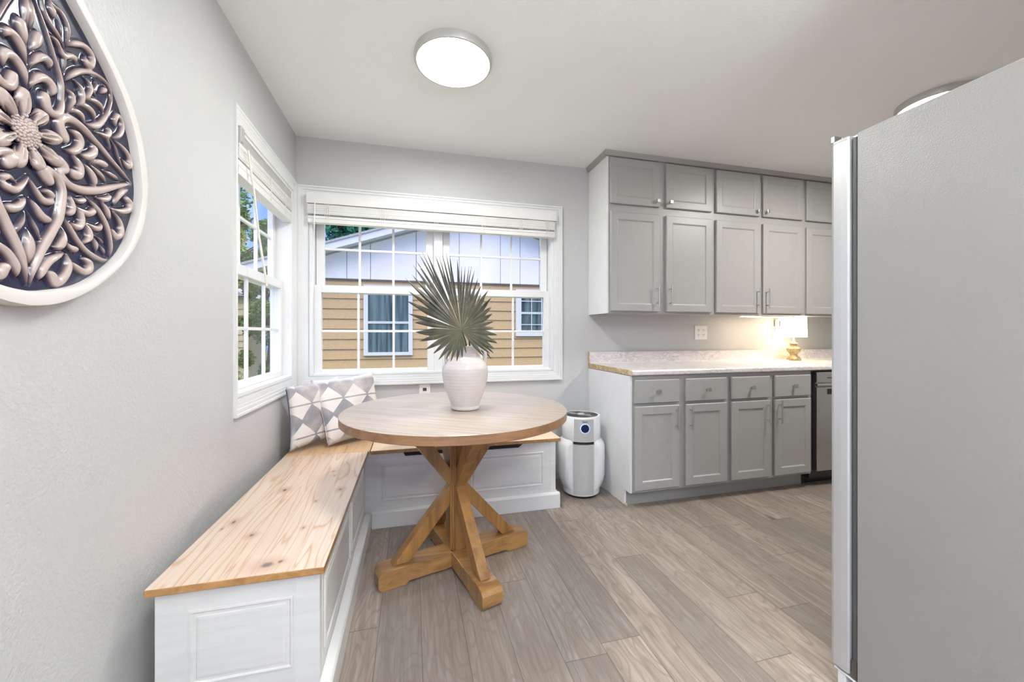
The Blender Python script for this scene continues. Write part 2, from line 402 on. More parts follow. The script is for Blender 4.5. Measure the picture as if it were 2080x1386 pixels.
def prism(bm, poly, axis, a, b):
    def P(u, v, w): return {'x': (w,u,v), 'y': (u,w,v), 'z': (u,v,w)}[axis]
    A = [bm.verts.new(P(u, v, a)) for u, v in poly]; B = [bm.verts.new(P(u, v, b)) for u, v in poly]
    n = len(poly)
    bm.faces.new(A); bm.faces.new(B[::-1])
    for i in range(n): bm.faces.new((A[i], B[i], B[(i+1)%n], A[(i+1)%n]))
def ring_molding(bm, u0, u1, v0, v1, prof, place):
    """rectangular moulding: prof = list of (inset, height); place(u, v, h) -> point"""
    loops = []
    for ins, h in prof:
        loops.append([bm.verts.new(place(u, v, h)) for u, v in ((u0+ins, v0+ins), (u1-ins, v0+ins), (u1-ins, v1-ins), (u0+ins, v1-ins))])
    for a, b in zip(loops, loops[1:]):
        for k in range(4): bm.faces.new((a[k], a[(k+1)%4], b[(k+1)%4], b[k]))
    return loops
def smoothpath(pts, n=6):
    out = []; P = [Vector(p) for p in pts]
    for i in range(len(P)-1):
        p0 = P[max(i-1,0)]; p1 = P[i]; p2 = P[i+1]; p3 = P[min(i+2, len(P)-1)]
        for k in range(n):
            t = k/n
            out.append(.5*((2*p1) + (p2-p0)*t + (2*p0-5*p1+4*p2-p3)*t*t + (3*p1-p0-3*p2+p3)*t**3))
    out.append(P[-1]); return out

def obj(name, bm, mat, parent=None, bevel=0, seg=2, smooth=False, origin=None, label=None):
    bmesh.ops.recalc_face_normals(bm, faces=bm.faces[:])
    if parent is not None:
        w = parent
        loc = Vector((0,0,0))
        while w is not None: loc += w.location; w = w.parent
        for v in bm.verts: v.co -= loc
    elif origin is not None:
        for v in bm.verts: v.co -= Vector(origin)
    me = bpy.data.meshes.new(name); bm.to_mesh(me); bm.free()
    mats = mat if isinstance(mat, (list, tuple)) else [mat]
    for m_ in mats: me.materials.append(m_)
    if smooth:
        for p in me.polygons: p.use_smooth = True
    o = bpy.data.objects.new(name, me); COL.objects.link(o)
    if parent is not None: o.parent = parent
    elif origin is not None: o.location = origin
    if bevel:
        b = o.modifiers.new('bevel', 'BEVEL'); b.width = bevel; b.segments = seg; b.limit_method = 'ANGLE'; b.angle_limit = math.radians(40)
    if smooth:
        me.set_sharp_from_angle(angle=math.radians(42))
    if label: o['label'] = label
    return o
def tag(o, label, cat, group=None, kind=None):
    o['label'] = label; o['category'] = cat
    if group: o['group'] = group
    if kind: o['kind'] = kind
    return o
def thing(name, loc, label, cat, group=None):
    o = bpy.data.objects.new(name, None); COL.objects.link(o); o.location = loc; o.empty_display_size = .05
    return tag(o, label, cat, group)
def struct(name, bm, mat, parent=None, bevel=0, smooth=False):
    o = obj(name, bm, mat, parent, bevel, smooth=smooth); o['kind'] = 'structure'; return o

# ------------------------------------------------------------------ room shell
L, W, CE, XR, YF, XI = -.746, 2.86, 2.44, 4.4, -2.6, 1.25
struct('floor', boxes((L-.15, XR+.1, YF-.1, W+.15, -.05, 0)), M['floor'])
struct('ceiling', boxes((L-.15, XR+.1, YF-.1, W+.15, CE, CE+.1)), M['ceiling'])
# left wall with window opening, plus unseen rear opening added for daylight
lo = dict(y0=1.955, y1=2.785, z0=.845, z1=2.05)
struct('wall_left', boxes((L-.13, L, -.3, lo['y0'], 0, CE), (L-.13, L, YF-.1, -2.3, 0, CE), (L-.13, L, -2.3, -.3, 2.2, CE), (L-.13, L, lo['y1'], W+.13, 0, CE),
       (L-.13, L, lo['y0'], lo['y1'], 0, lo['z0']), (L-.13, L, lo['y0'], lo['y1'], lo['z1'], CE)), M['wall'])
bo = dict(x0=-.67, x1=1.066, z0=.845, z1=2.05)
struct('wall_back', boxes((L, bo['x0'], W, W+.13, 0, CE), (bo['x1'], XR, W, W+.13, 0, CE),
       (bo['x0'], bo['x1'], W, W+.13, 0, bo['z0']), (bo['x0'], bo['x1'], W, W+.13, bo['z1'], CE)), M['wall'])
struct('wall_right', boxes((XR, XR+.1, 0.0, W+.13, 0, CE)), M['wall'])
struct('wall_kitchen', boxes((XI, XR+.1, 0.0, .1, 0, CE)), M['wall'])
struct('wall_side', boxes((XI, XI+.1, YF-.1, 0.0, 0, CE)), M['wall'])
struct('wall_front', boxes((L, -.65, YF-.1, YF, 0, CE), (1.15, XI, YF-.1, YF, 0, CE), (-.65, 1.15, YF-.1, YF, 2.2, CE)), M['wall'])  # wide unseen opening added to let skylight in from behind

def casing(bm, place, u0, u1, v0, v1, w, h, wl=None, wr=None):
    """picture-frame casing made of stepped mouldings, outer rectangle u0..u1 x v0..v1, width w"""
    wl = w if wl is None else wl; wr = w if wr is None else wr
    steps = [(0, 0), (0, h), (.16, h), (.18, h*.78), (.42, h*.78), (.45, h*.62), (.62, h*.62), (.66, h*.5), (1, h*.42), (1, 0)]
    loops = []
    for f, hh in steps:
        loops.append([bm.verts.new(place(u, v, hh)) for u, v in ((u0+wl*f, v0+w*f), (u1-wr*f, v0+w*f), (u1-wr*f, v1-w*f), (u0+wl*f, v1-w*f))])
    for a, b in zip(loops, loops[1:]):
        for k in range(4): bm.faces.new((a[k], a[(k+1)%4], b[(k+1)%4], b[k]))

def sash(name, parent, place, u0, u1, v0, v1, st, rb, rt, d0, d1, cols, rows):
    """one sash: frame with stiles st, bottom rail rb, top rail rt; muntin grid; glass"""
    bm = bmesh.new()
    def bx(a, b, c, d, e, f_):
        vs_ = [bm.verts.new(place(u, v, h)) for h in (e, f_) for u, v in ((a, c), (b, c), (b, d), (a, d))]
        for f in ((3,2,1,0),(4,5,6,7),(0,1,5,4),(1,2,6,5),(2,3,7,6),(3,0,4,7)): bm.faces.new([vs_[i] for i in f])
    bx(u0, u0+st, v0, v1, d0, d1); bx(u1-st, u1, v0, v1, d0, d1)
    bx(u0+st, u1-st, v0, v0+rb, d0, d1); bx(u0+st, u1-st, v1-rt, v1, d0, d1)
    s = struct(name, bm, M['vinyl'], parent, bevel=.003)
    gu0, gu1, gv0, gv1 = u0+st, u1-st, v0+rb, v1-rt; dm = (d0+d1)/2
    bm = bmesh.new(); m_ = .008
    for i in range(1, cols):
        u = gu0+(gu1-gu0)*i/cols; bx(u-m_, u+m_, gv0, gv1, dm-.008, dm+.008)
    for j in range(1, rows):
        v = gv0+(gv1-gv0)*j/rows; bx(gu0, gu1, v-m_, v+m_, dm-.0075, dm+.0075)
    struct('muntin_grid', bm, M['vinyl'], s, bevel=.002)
    bm = bmesh.new(); bx(gu0, gu1, gv0, gv1, dm-.002, dm+.002)
    struct('window_pane', bm, M['glass'], s)
    return s

# back window (window_1): u = x, v = z, depth grows inward (towards -Y) from wall plane
win1 = bpy.data.objects.new('window_1', None); COL.objects.link(win1); win1.location = (.2, W, .78); win1['kind'] = 'structure'
P1 = lambda u, v, h: (u, W-h, v)
bm = bmesh.new(); casing(bm, P1, -.738, 1.123, .775, 2.112, .066, .024); struct('window_casing', bm, M['trim'], win1)
bm = boxes((-.67, -.648, W+.0, W+.125, .845, 2.05), (1.04, 1.066, W, W+.125, .845, 2.05), (-.648, 1.04, W, W+.125, .845, .862), (-.648, 1.04, W, W+.125, 2.03, 2.05),
           (.150, .214, W+.045, W+.125, .862, 2.03))
struct('window_jamb', bm, M['vinyl'], win1, bevel=.003)
for a, b in ((-.648, .150), (.214, 1.04)):
    sash('lower_sash', win1, P1, a, b, .850, 1.462, .045, .033, .050, -.045, -.085, 3, 2)
    sash('upper_sash', win1, P1, a+.004, b-.004, 1.41, 2.03, .052, .045, .045, -.088, -.122, 3, 2)
# left window (window_2)
win2 = bpy.data.objects.new('window_2', None); COL.objects.link(win2); win2.location = (L, 2.37, .78); win2['kind'] = 'structure'
P2 = lambda u, v, h: (L+h, u, v)
bm = bmesh.new(); casing(bm, P2, 1.922, 2.832, .765, 2.122, .075, .013, wl=.034, wr=.055); struct('window_casing', bm, M['trim'], win2)
bm = boxes((L-.125, L, 1.955, 1.968, .845, 2.05), (L-.125, L, 2.765, 2.785, .845, 2.05), (L-.125, L, 1.968, 2.765, .845, .866), (L-.125, L, 1.968, 2.765, 2.03, 2.05))
struct('window_jamb', bm, M['vinyl'], win2, bevel=.003)
sash('lower_sash', win2, P2, 1.968, 2.765, .866, 1.462, .042, .033, .050, -.050, -.088, 3, 2)
sash('upper_sash', win2, P2, 1.972, 2.761, 1.41, 2.03, .048, .045, .045, -.091, -.123, 3, 2)

# blinds
t = thing('window_blind', (.2, W-.04, 1.86), 'white slatted blind pulled up under its valance in the wide window behind the table', 'blind')
bm = boxes((-.672, 1.064, W-.062, W-.050, 1.985, 2.058), (-.672, -.664, W-.05, W-.001, 1.985, 2.058), (1.056, 1.064, W-.05, W-.001, 1.985, 2.058))
obj('valance', bm, M['blind'], t, bevel=.003)
bm = bmesh.new()
for k in range(9):
    z = 1.980-k*.0072; j = random.uniform(-.002, .002)
    mkbox(bm, -.668+j, 1.052+j, W-.048+random.uniform(-.0015, .001), W-.004, z-.0032, z+.0031)
obj('slat_stack', bm, M['blind'], t)
obj('bottom_rail', boxes((-.668, 1.052, W-.050, W-.002, 1.862, 1.888), (-.667, 1.051, W-.049, W-.002, 1.8892, 1.906)), M['blind'], t, bevel=.002)
obj('headrail', boxes((-.66, 1.05, W-.046, W-.004, 1.99, 2.045)), M['blind'], t)
for x in (-.55, -.20, .16, .50, .78, .99):
    bm = bmesh.new()
    for dx in (-.012, .0, .012):
        tube(bm, [(x+dx, W-.0525, 1.985), (x+dx+.004, W-.053, 1.93), (x+dx-.003, W-.0525, 1.866)], .0018, 6)
    mkbox(bm, x-.016, x+.016, W-.0535, W-.0505, 1.864, 1.870); mkbox(bm, x-.016, x+.016, W-.0535, W-.0505, 1.976, 1.981)
    obj('ladder_cord', bm, M['cord'], t)
bm = bmesh.new(); tube(bm, [(-.618, W-.068, 1.985), (-.625, W-.066, 1.7), (-.632, W-.060, 1.42), (-.640, W-.050, 1.235)], .0032, 8)
obj('tilt_wand', bm, M['vinyl'], t, smooth=True)
t = thing('window_blind', (L+.03, 2.37, 1.83), 'white slatted blind pulled up with bare headrail in the left wall window', 'blind')
xb0, xb1 = L-.05, L-.002
obj('headrail', boxes((xb0, xb1, 1.972, 2.76, 1.985, 2.028)), M['lampring'], t, bevel=.002)
bm = bmesh.new()
for k in range(9):
    z = 1.976-k*.0078; mkbox(bm, xb0, xb1+.004+random.uniform(-.001, .001), 1.972+random.uniform(0, .003), 2.758, z-.0034, z+.0033)
obj('slat_stack', bm, M['blind'], t)
obj('bottom_rail', boxes((xb0-.002, xb1+.006, 1.972, 2.758, 1.836, 1.872), (xb0, xb1+.005, 1.972, 2.758, 1.8735, 1.900)), M['blind'], t, bevel=.003)
bm = boxes((L-.05, L+.012, 1.969, 1.9715, 1.975, 2.045), (L+.004, L+.012, 1.9715, 2.01, 1.985, 2.05)); obj('mounting_bracket', bm, M['lampring'], t, bevel=.002)
for y in (2.10, 2.37, 2.62):
    bm = bmesh.new(); tube(bm, [(xb1+.007, y, 1.975), (xb1+.008, y+.003, 1.92), (xb1+.008, y, 1.85)], .0018, 6); obj('ladder_cord', bm, M['cord'], t)
bm = bmesh.new(); tube(bm, [(L+.018, 2.03, 1.968), (L+.024, 2.08, 1.80), (L+.022, 2.15, 1.60), (L+.03, 2.232, 1.372)], [.004, .0045, .005, .0055], 10)
obj('tilt_wand', bm, M['cord'], t, smooth=True)

# ------------------------------------------------------------------ ceiling lights
def ceiling_light(x, y, r, dm, label, warm=False):
    t = thing('ceiling_light', (x, y, CE), label, 'ceiling light', 'round flush ceiling lights')
    bm = bmesh.new(); lathe(bm, [(r-.03, 0), (r, 0), (r+.001, -.032), (r-.002, -.036), (r-.010, -.036), (r-.011, -.030), (r-.03, -.028)], (x, y, CE), 72, closed=True)
    obj('ring_housing', bm, M['lampring'], t, smooth=True)
    bm = bmesh.new(); lathe(bm, [(0, -.034), (r-.05, -.034), (r-.0115, -.032), (r-.0115, -.024), (0, -.024)], (x, y, CE), 72)
    obj('diffuser', bm, dm, t, smooth=True)
ceiling_light(.188, 1.865, .180, M['diff_table'], 'round flush ceiling light with bright white disc above the round table')
ceiling_light(2.86, 1.54, .180, M['diff2'], 'round flush ceiling light partly hidden behind the top of the refrigerator')
ceiling_light(.25, -.55, .180, M['diff_near'], 'round flush ceiling light behind the viewpoint, nearer the table')  # unseen fixture, added for extra bounce light
ceiling_light(.25, -1.85, .180, M['diff'], 'round flush ceiling light behind the viewpoint, nearest the patio opening')  # second unseen fixture, likewise added to lift the room light

def edge_faces(o):
    o.data.materials.append(M['lidedge'])
    for p in o.data.polygons:
        if abs(p.normal.z) < .5: p.material_index = 1
t = thing('floor_lamp', (.95, -.85, 0), 'slim nickel torchiere floor lamp behind the viewpoint', 'lamp')  # added uplighter, out of view, there to brighten the ceiling
bm = bmesh.new(); lathe(bm, [(0, 0), (.14, 0), (.14, .012), (.10, .022), (.02, .03), (0, .03)], (.95, -.85, 0), 40); obj('base', bm, M['nickel'], t, smooth=True)
bm = bmesh.new(); tube(bm, [(.95, -.85, .028), (.95, -.85, 1.70)], .011, 14); obj('pole', bm, M['nickel'], t, smooth=True)
bm = bmesh.new(); lathe(bm, [(0, 1.69), (.05, 1.70), (.13, 1.76), (.165, 1.80), (.160, 1.80), (.125, 1.768), (.05, 1.712), (0, 1.708)], (.95, -.85, 0), 40); obj('bowl_shade', bm, M['nickel'], t, smooth=True)
bm = bmesh.new(); lathe(bm, [(0, 1.765), (.115, 1.768), (.115, 1.763), (0, 1.758)], (.95, -.85, 0), 40); obj('lit_disc', bm, emit('torchiere_light', (.93, .985, 1), LAMP_FILL_UP), t, smooth=True)
# ------------------------------------------------------------------ storage benches
BX = -.268   # front face of left bench
def place_front_x(x0): return lambda u, v, h: (x0+h, u, v)
def place_front_y(y0): return lambda u, v, h: (u, y0-h, v)
BEAD = [(0, 0), (.002, .004), (.007, .0045), (.012, -.001), (.017, -.0015), (.021, .0025), (.028, .0035)]
def bead_panel(bm, place, u0, u1, v0, v1):
    lp = ring_molding(bm, u0, u1, v0, v1, BEAD, place); bm.faces.new(lp[-1])
tb = thing('storage_bench', (-.46, 1.8, 0), 'long white storage bench with knotty pine lid against the left wall', 'bench')
obj('bench_body', boxes((-.680, BX, 1.272, 2.402, .0, .427)), M['bench'], tb)
bm = bmesh.new()
for u0, u1 in ((1.33, 1.83), (1.89, 2.34)): bead_panel(bm, place_front_x(BX), u0, u1, .148, .368)
obj('front_panel', bm, M['bench'], tb, smooth=False)
bm = bmesh.new(); bead_panel(bm, place_front_y(1.272), -.602, -.338, .150, .362)
obj('end_panel', bm, M['bench'], tb)
for b_ in ((-.609, -.6075, 1.2705, 1.273, .0, .427), (-.3335, -.332, 1.2705, 1.273, .0, .427), (BX-.001, BX+.0015, 1.303, 1.3045, .1, .427), (BX-.001, BX+.0015, 1.86, 1.8615, .1, .427)):
    obj('stile_bead', boxes(b_), M['trim'], tb)
bm = bmesh.new()
prism(bm, [(BX+.0005, 0), (-.232, 0), (-.232, .088), (-.238, .096), (-.262, .099), (BX+.0005, .099)], 'y', 1.262, 2.376)
obj('plinth', bm, M['trim'], tb, bevel=.002)
edge_faces(obj('lid', boxes((-.690, -.250, 1.243, 2.402, .4275, .4495)), M['pine'], tb, bevel=.003))
# back bench, including the corner
bb = thing('storage_bench', (.35, 2.62, 0), 'white storage bench with pale pine lid under the wide window', 'bench')
obj('bench_body', boxes((-.690, .905, 2.408, 2.835, 0, .427)), M['bench'], bb)
bm = bmesh.new()
for u0, u1 in ((-.176, .300), (.345, .822)): bead_panel(bm, place_front_y(2.408), u0, u1, .148, .366)
obj('front_panel', bm, M['bench'], bb)
for b_ in ((.868, .8695, 2.4065, 2.409, .1, .427), (-.1855, -.184, 2.4065, 2.409, .1, .427)): obj('stile_bead', boxes(b_), M['trim'], bb)
bm = bmesh.new()
prism(bm, [(2.4075, 0), (2.385, 0), (2.385, .088), (2.391, .096), (2.402, .099), (2.4075, .099)], 'x', -.2295, .929)
prism(bm, [(.9055, 0), (.929, 0), (.929, .088), (.923, .096), (.912, .099), (.9055, .099)], 'y', 2.4075, 2.835)
obj('plinth', bm, M['trim'], bb, bevel=.002)
bm = bmesh.new()
prism(bm, [(-.054, .4268), (-.042, .405), (.655, .405), (.682, .4268)], 'y', 2.404, 2.4105); obj('hand_slot', bm, M['void'], bb)  # dark plate colours in the shade inside the cutout
edge_faces(obj('lid', boxes((-.236, .938, 2.396, 2.845, .4275, .4495)), M['pine_x'], bb, bevel=.003))
obj('corner_lid', boxes((-.692, -.240, 2.4065, 2.845, .4275, .4495)), M['pine_c'], bb, bevel=.002, label='darker pine corner lid')
bm = bmesh.new(); tube(bm, [(-.245, 2.403, .447), (-.245, 2.398, .447)], .004, 10); tube(bm, [(-.245, 2.402, .440), (-.245, 2.4005, .427)], .003, 8)
obj('latch_pin', bm, M['nickel'], bb)

# ------------------------------------------------------------------ pillows
def pillow(BL, BR, TL, TR, th, label, zipside):
    BL, BR, TL, TR = map(Vector, (BL, BR, TL, TR)); c = (BL+BR+TL+TR)/4
    ex = ((BR-BL)+(TR-TL)).normalized(); ey = ((TL-BL)+(TR-BR)); ey = (ey-ex*ey.dot(ex)).normalized(); ez = ex.cross(ey)
    R = Matrix((ex, ey, ez)).transposed()
    loc = [R.transposed() @ (p-c) for p in (BL, BR, TL, TR)]
    t = thing('throw_pillow', c, label, 'pillow', 'throw pillows in the bench corner'); t.rotation_euler = R.to_euler()
    N = 26; bm = bmesh.new(); g = {}
    rnd = random.Random(label)
    ph = [rnd.uniform(0, 6) for _ in range(4)]
    for s in (1, -1):
        for i in range(N+1):
            for j in range(N+1):
                u, v = i/N, j/N
                if s == -1 and (i in (0, N) or j in (0, N)): g[(s, i, j)] = g[(1, i, j)]; continue
                p = loc[0]*(1-u)*(1-v)+loc[1]*u*(1-v)+loc[2]*(1-u)*v+loc[3]*u*v
                a, b = 2*u-1, 2*v-1
                pin = .085
                p = Vector((p.x*(1-pin*(1-b*b)*a*a), p.y*(1-pin*(1-a*a)*b*b), p.z))
                h = th*((1-a**4)**.55)*((1-b**4)**.55)
                h += .0035*math.sin(9*a+5*b+ph[0])*(1-a*a)*(1-b*b) + .003*math.sin(14*b-6*a+ph[1])*(1-a*a)*(1-b*b)
                g[(s, i, j)] = bm.verts.new((p.x, p.y, p.z + s*h))
    for s in (1, -1):
        for i in range(N):
            for j in range(N):
                f = (g[(s,i,j)], g[(s,i+1,j)], g[(s,i+1,j+1)], g[(s,i,j+1)])
                bm.faces.new(f if s == 1 else f[::-1])
    me_par = None
    bmesh.ops.recalc_face_normals(bm, faces=bm.faces[:])
    def link(name, bm, mat):
        me = bpy.data.meshes.new(name); bm.to_mesh(me); bm.free(); me.materials.append(mat)
        for p in me.polygons: p.use_smooth = True
        o = bpy.data.objects.new(name, me); COL.objects.link(o); o.parent = t; return o
    edge = [(v.co.copy()) for v in [g[(1, 0, j)] for j in range(1, N)]]
    link('cushion', bm, M['pillow'])
    bm = bmesh.new(); tube(bm, [e+Vector((-.001, 0, 0)) for e in edge], .0028 if zipside else .002, 6)
    link('zipper' if zipside else 'seam', bm, M['zip'] if zipside else M['pillow'])
    return t
pillow((-.485, 2.515, .463), (-.165, 2.745, .463), (-.615, 2.655, .842), (-.262, 2.805, .872), .050, 'triangle print throw pillow leaning in front, nearer the table', False)
pillow((-.672, 2.445, .463), (-.43, 2.735, .463), (-.712, 2.515, .820), (-.478, 2.80, .850), .046, 'triangle print throw pillow with dark zipper edge, behind at the left wall', True)

# ------------------------------------------------------------------ round pedestal table
TC = Vector((.213, 1.940, 0)); TA = math.radians(16)
tt = thing('pedestal_table', TC, 'round wooden pedestal table with crossed braces and cross feet', 'table')
def tl(x, y, z):
    return Vector((TC.x+x*math.cos(TA)-y*math.sin(TA), TC.y+x*math.sin(TA)+y*math.cos(TA), z))
bm = bmesh.new(); R_ = .537
lathe(bm, [(0, .765), (R_-.003, .765), (R_, .7625)], TC, 128)
top = obj('table_top', bm, M['tabletop'], tt, smooth=True)
bm = bmesh.new(); lathe(bm, [(R_, .7625), (R_, .729), (R_-.003, .726), (0, .726)], TC, 128); obj('table_apron', bm, M['tableedge'], tt, smooth=True)
bm = bmesh.new()
obox(bm, tl(0, 0, .405), tl(1,0,0)-tl(0,0,0), tl(0,1,0)-tl(0,0,0), Vector((0,0,1)), .040, .040, .3205)
for dx, dy in ((1, 0), (0, 1)):   # raised cross fins give the post its stepped corners
    obox(bm, tl(0, 0, .405), tl(1,0,0)-tl(0,0,0), tl(0,1,0)-tl(0,0,0), Vector((0,0,1)), .047 if dx else .030, .047 if dy else .030, .3195)
obj('post', bm, M['oak'], tt, bevel=.002)
oak_a = oak_mat('honey_oak_foot', 'X', (.40, .215, .070), (.21, .098, .028))
def foot(ang):
    bm = bmesh.new(); Lh = .385; w = .048
    top_ = [(0.0, .086), (.335, .086), (.372, .080), (.385, .062), (.385, .018), (.372, .0), (.265, .0), (.25, .014), (0, .014)]
    prof = [(-x, z) for x, z in top_[::-1]][:-1] + top_[:-1] if False else None
    a0 = TA+ang; ex = Vector((math.cos(a0), math.sin(a0), 0)); ey = Vector((-ex.y, ex.x, 0))
    pts = [(.0, .086)] + top_[1:]
    A = [bm.verts.new(TC+ex*(x+.0)+ey*w+Vector((0,0,z))) for x, z in pts]; B = [bm.verts.new(TC+ex*x-ey*w+Vector((0,0,z))) for x, z in pts]
    n = len(pts); bm.faces.new(A); bm.faces.new(B[::-1])
    for i in range(n): bm.faces.new((A[i], B[i], B[(i+1)%n], A[(i+1)%n]))
    f = obj('foot', bm, oak_a, tt, bevel=.003)
def brace(ang, up):
    a0 = TA+ang; ex = Vector((math.cos(a0), math.sin(a0), 0)); ey = Vector((-ex.y, ex.x, 0)); w = .025; tk = .070
    if up: lo_, hi_ = (.036, .395), (.300, .7255)
    else: lo_, hi_ = (.036, .395), (.318, .0865)
    bm = bmesh.new()
    # parallelogram profile in (radius, z)
    if up: prof = [(.040, .385), (.040, .385+tk*1.25), (.300-.088, .7255), (.300, .7255)]
    else: prof = [(.040, .400), (.040, .400-tk*1.25), (.318-.075, .0865), (.318, .0865)]
    A = [bm.verts.new(TC+ex*r+ey*w+Vector((0,0,z))) for r, z in prof]; B = [bm.verts.new(TC+ex*r-ey*w+Vector((0,0,z))) for r, z in prof]
    bm.faces.new(A); bm.faces.new(B[::-1])
    for i in range(4): bm.faces.new((A[i], B[i], B[(i+1)%4], A[(i+1)%4]))
    obj('upper_brace' if up else 'lower_brace', bm, M['oak'], tt, bevel=.002)
for k in range(4):
    foot(k*PI/2); brace(k*PI/2, True); brace(k*PI/2, False)

# ------------------------------------------------------------------ vase with palm leaves
VC = (.248, 1.900, .7655)
tv = thing('jug_vase', VC, 'cream ribbed ceramic jug vase with two small handles standing on the round table', 'vase')
prof = [(0, 0), (.064, 0), (.068, .004), (.069, .012), (.0665, .018), (.072, .032), (.086, .070), (.101, .115), (.110, .160), (.1115, .185), (.108, .205), (.096, .228),
        (.078, .246), (.066, .257), (.061, .268), (.060, .280), (.062, .292), (.068, .302), (.0695, .306), (.066, .307), (.058, .298), (.055, .280), (.060, .255), (.09, .20), (.09, .12), (.05, .02), (0, .02)]
sm = []
for a, b in zip(prof, prof[1:]):
    for k in range(2): sm.append((a[0]+(b[0]-a[0])*k/2, a[1]+(b[1]-a[1])*k/2))
sm.append(prof[-1])
sm = [(r+(.0004*math.sin(z*560) if .03 < z < .245 and i < 34 else 0), z) for i, (r, z) in enumerate(sm)]
bm = bmesh.new(); lathe(bm, sm, VC, 64); o_ = obj('jug_body', bm, M['vase'], tv, smooth=True)
s_ = o_.modifiers.new('sub', 'SUBSURF'); s_.levels = 1; s_.render_levels = 1
for sgn, da in ((-1, .35), (1, -.35)):
    a0 = -.25 if sgn > 0 else PI-.25+.5
    ex = Vector((math.cos(a0), math.sin(a0), 0))
    pts = [(.062, .290), (.078, .293), (.092, .285), (.098, .268), (.098, .245), (.094, .222), (.088, .208)]
    bm = bmesh.new(); tube(bm, smoothpath([Vector(VC)+ex*r+Vector((0,0,z)) for r, z in pts], 5), [.010-.002*math.sin(PI*i/30) for i in range(31)], 12)
    obj('handle', bm, M['vase'], tv, smooth=True)

cyaw = math.atan(202/795.0)
def fan(hub, tips, inner, yawn, depthf, label, petiole):
    """tips: list of (right, up) metres from hub in the leaf plane; adjacent segments fuse out to 'inner'"""
    hub = Vector(hub); ex = Vector((math.cos(yawn), -math.sin(yawn), 0)); ez = Vector((0, 0, 1)); en = Vector((-math.sin(yawn), -math.cos(yawn), 0))
    t = thing('palm_leaf', hub, label, 'palm leaf', 'fan palm leaves in the jug vase')
    bm = bmesh.new(); n = len(tips)
    ang = [math.atan2(b, a) for a, b in tips]; ln = [math.hypot(a, b) for a, b in tips]
    for i in range(n):
        a0 = ang[i]; r = ln[i]
        dl = abs(ang[i]-ang[i-1]) if i > 0 else abs(ang[1]-ang[0]); dr = abs(ang[i+1]-ang[i]) if i < n-1 else dl
        for q in (0, 1):
            pass
        dl = min(dl, .42); dr = min(dr, .42)
        st = [0, .15, .35, inner, (inner+1)/2+.0, .93, 1.0]
        rows = []
        for k, s in enumerate(st):
            rr = r*s
            if s <= inner+1e-6: wl, wr = rr*dl/2, rr*dr/2; 
            else:
                e = (1-s)/(1-inner); e = e**.75; wl, wr = r*inner*dl/2*e, r*inner*dr/2*e
            droop = depthf(a0, rr)
            gq = 1-droop/1.8
            c_ = hub + ex*(math.cos(a0)*rr*gq) + ez*(math.sin(a0)*rr*gq) + en*droop
            d_ = ex*(-math.sin(a0)) + ez*math.cos(a0)
            dep = .62*min(wl, wr) + .0006
            rows.append((c_ + d_*wr - en*0, c_ + en*dep, c_ - d_*wl))
        vv = [[bm.verts.new(p) for p in row] for row in rows[1:]]
        hv = bm.verts.new(rows[0][1])
        for j in range(2): bm.faces.new((hv, vv[0][j], vv[0][j+1]))
        for a, b in zip(vv, vv[1:]):
            for j in range(2): bm.faces.new((a[j], b[j], b[j+1], a[j+1]))
    o = obj('leaf_fan', bm, M['palm'], t)
    sol = o.modifiers.new('thick', 'SOLIDIFY'); sol.thickness = .0012
    bm = bmesh.new(); tube(bm, smoothpath(petiole, 4), .0042, 8); obj('stalk', bm, plain('palm_stalk', (.03, .04, .025), .5), t, smooth=True)
    return t
PXM = 1.885/795
def tipsof(l, hubc):  # offsets measured on the 3.85x enlargement
    return [((x-hubc[0])/3.85*PXM, (hubc[1]-y)/3.85*PXM) for x, y in l]
hubA = (527, 693)
TA_ = [(567,878),(537,912),(495,940),(447,942),(408,925),(350,928),(308,880),(245,848),(200,783),(170,712),(160,638),(112,567),(100,468),(112,392),(85,290),(135,260),(145,190),(165,150),(188,100),(210,83),(245,88),(312,108),(345,125),(370,110),(397,95),(425,115),(485,143),(520,200),(548,200),(578,198),(597,200),(622,232),(652,292),(680,345),(735,385),(765,440),(757,515),(768,568),(780,628),(782,678),(806,735),(803,798),(780,845),(750,880),(700,900)]
def px2(x, y, d):   # right offset from the camera axis and height for a pixel at depth d
    u = (x-1040)/795; v = (678-y)/795; c_, s_ = math.cos(cyaw), math.sin(cyaw)
    return Vector(((u*c_+s_)*d, (c_-u*s_)*d, H+v*d))
PXM = 1.775/795
hA = px2(800+527/3.85, 490+693/3.85, 1.775)
fan(hA, tipsof(TA_, hubA), .60, cyaw, lambda a, r: (-.30*r*r if math.sin(a) > 0 else .10*r*r) + .02*math.sin(a*3)*r/.3, 'large grey green fan palm leaf spread up and left over the jug vase',
    [hA+Vector((0,.004,-.004)), hA+Vector((.012,.035,-.02)), Vector((.252, 1.875, 1.06)), Vector((.250, 1.91, .98)), Vector((.245, 1.93, .82))])
hubB = (585, 690)
TB_ = [(718,920),(752,927),(772,878),(780,845),(803,798),(806,735),(782,678),(780,628),(768,568),(758,515),(735,470),(700,440),(668,400),(640,380),(615,380),(580,360),(560,350)]
PXM = 1.885/795
hB = px2(800+585/3.85, 490+690/3.85, 1.925)
fan(hB, tipsof(TB_, hubB), .62, cyaw+.15, lambda a, r: -.35*r*r/.25, 'smaller fan palm leaf behind, spreading to the right over the jug vase',
    [hB+Vector((0,.004,-.004)), hB+Vector((.004,.01,-.05)), Vector((.275, 1.925, 1.04)), Vector((.268, 1.92, .96)), Vector((.26, 1.91, .82))])

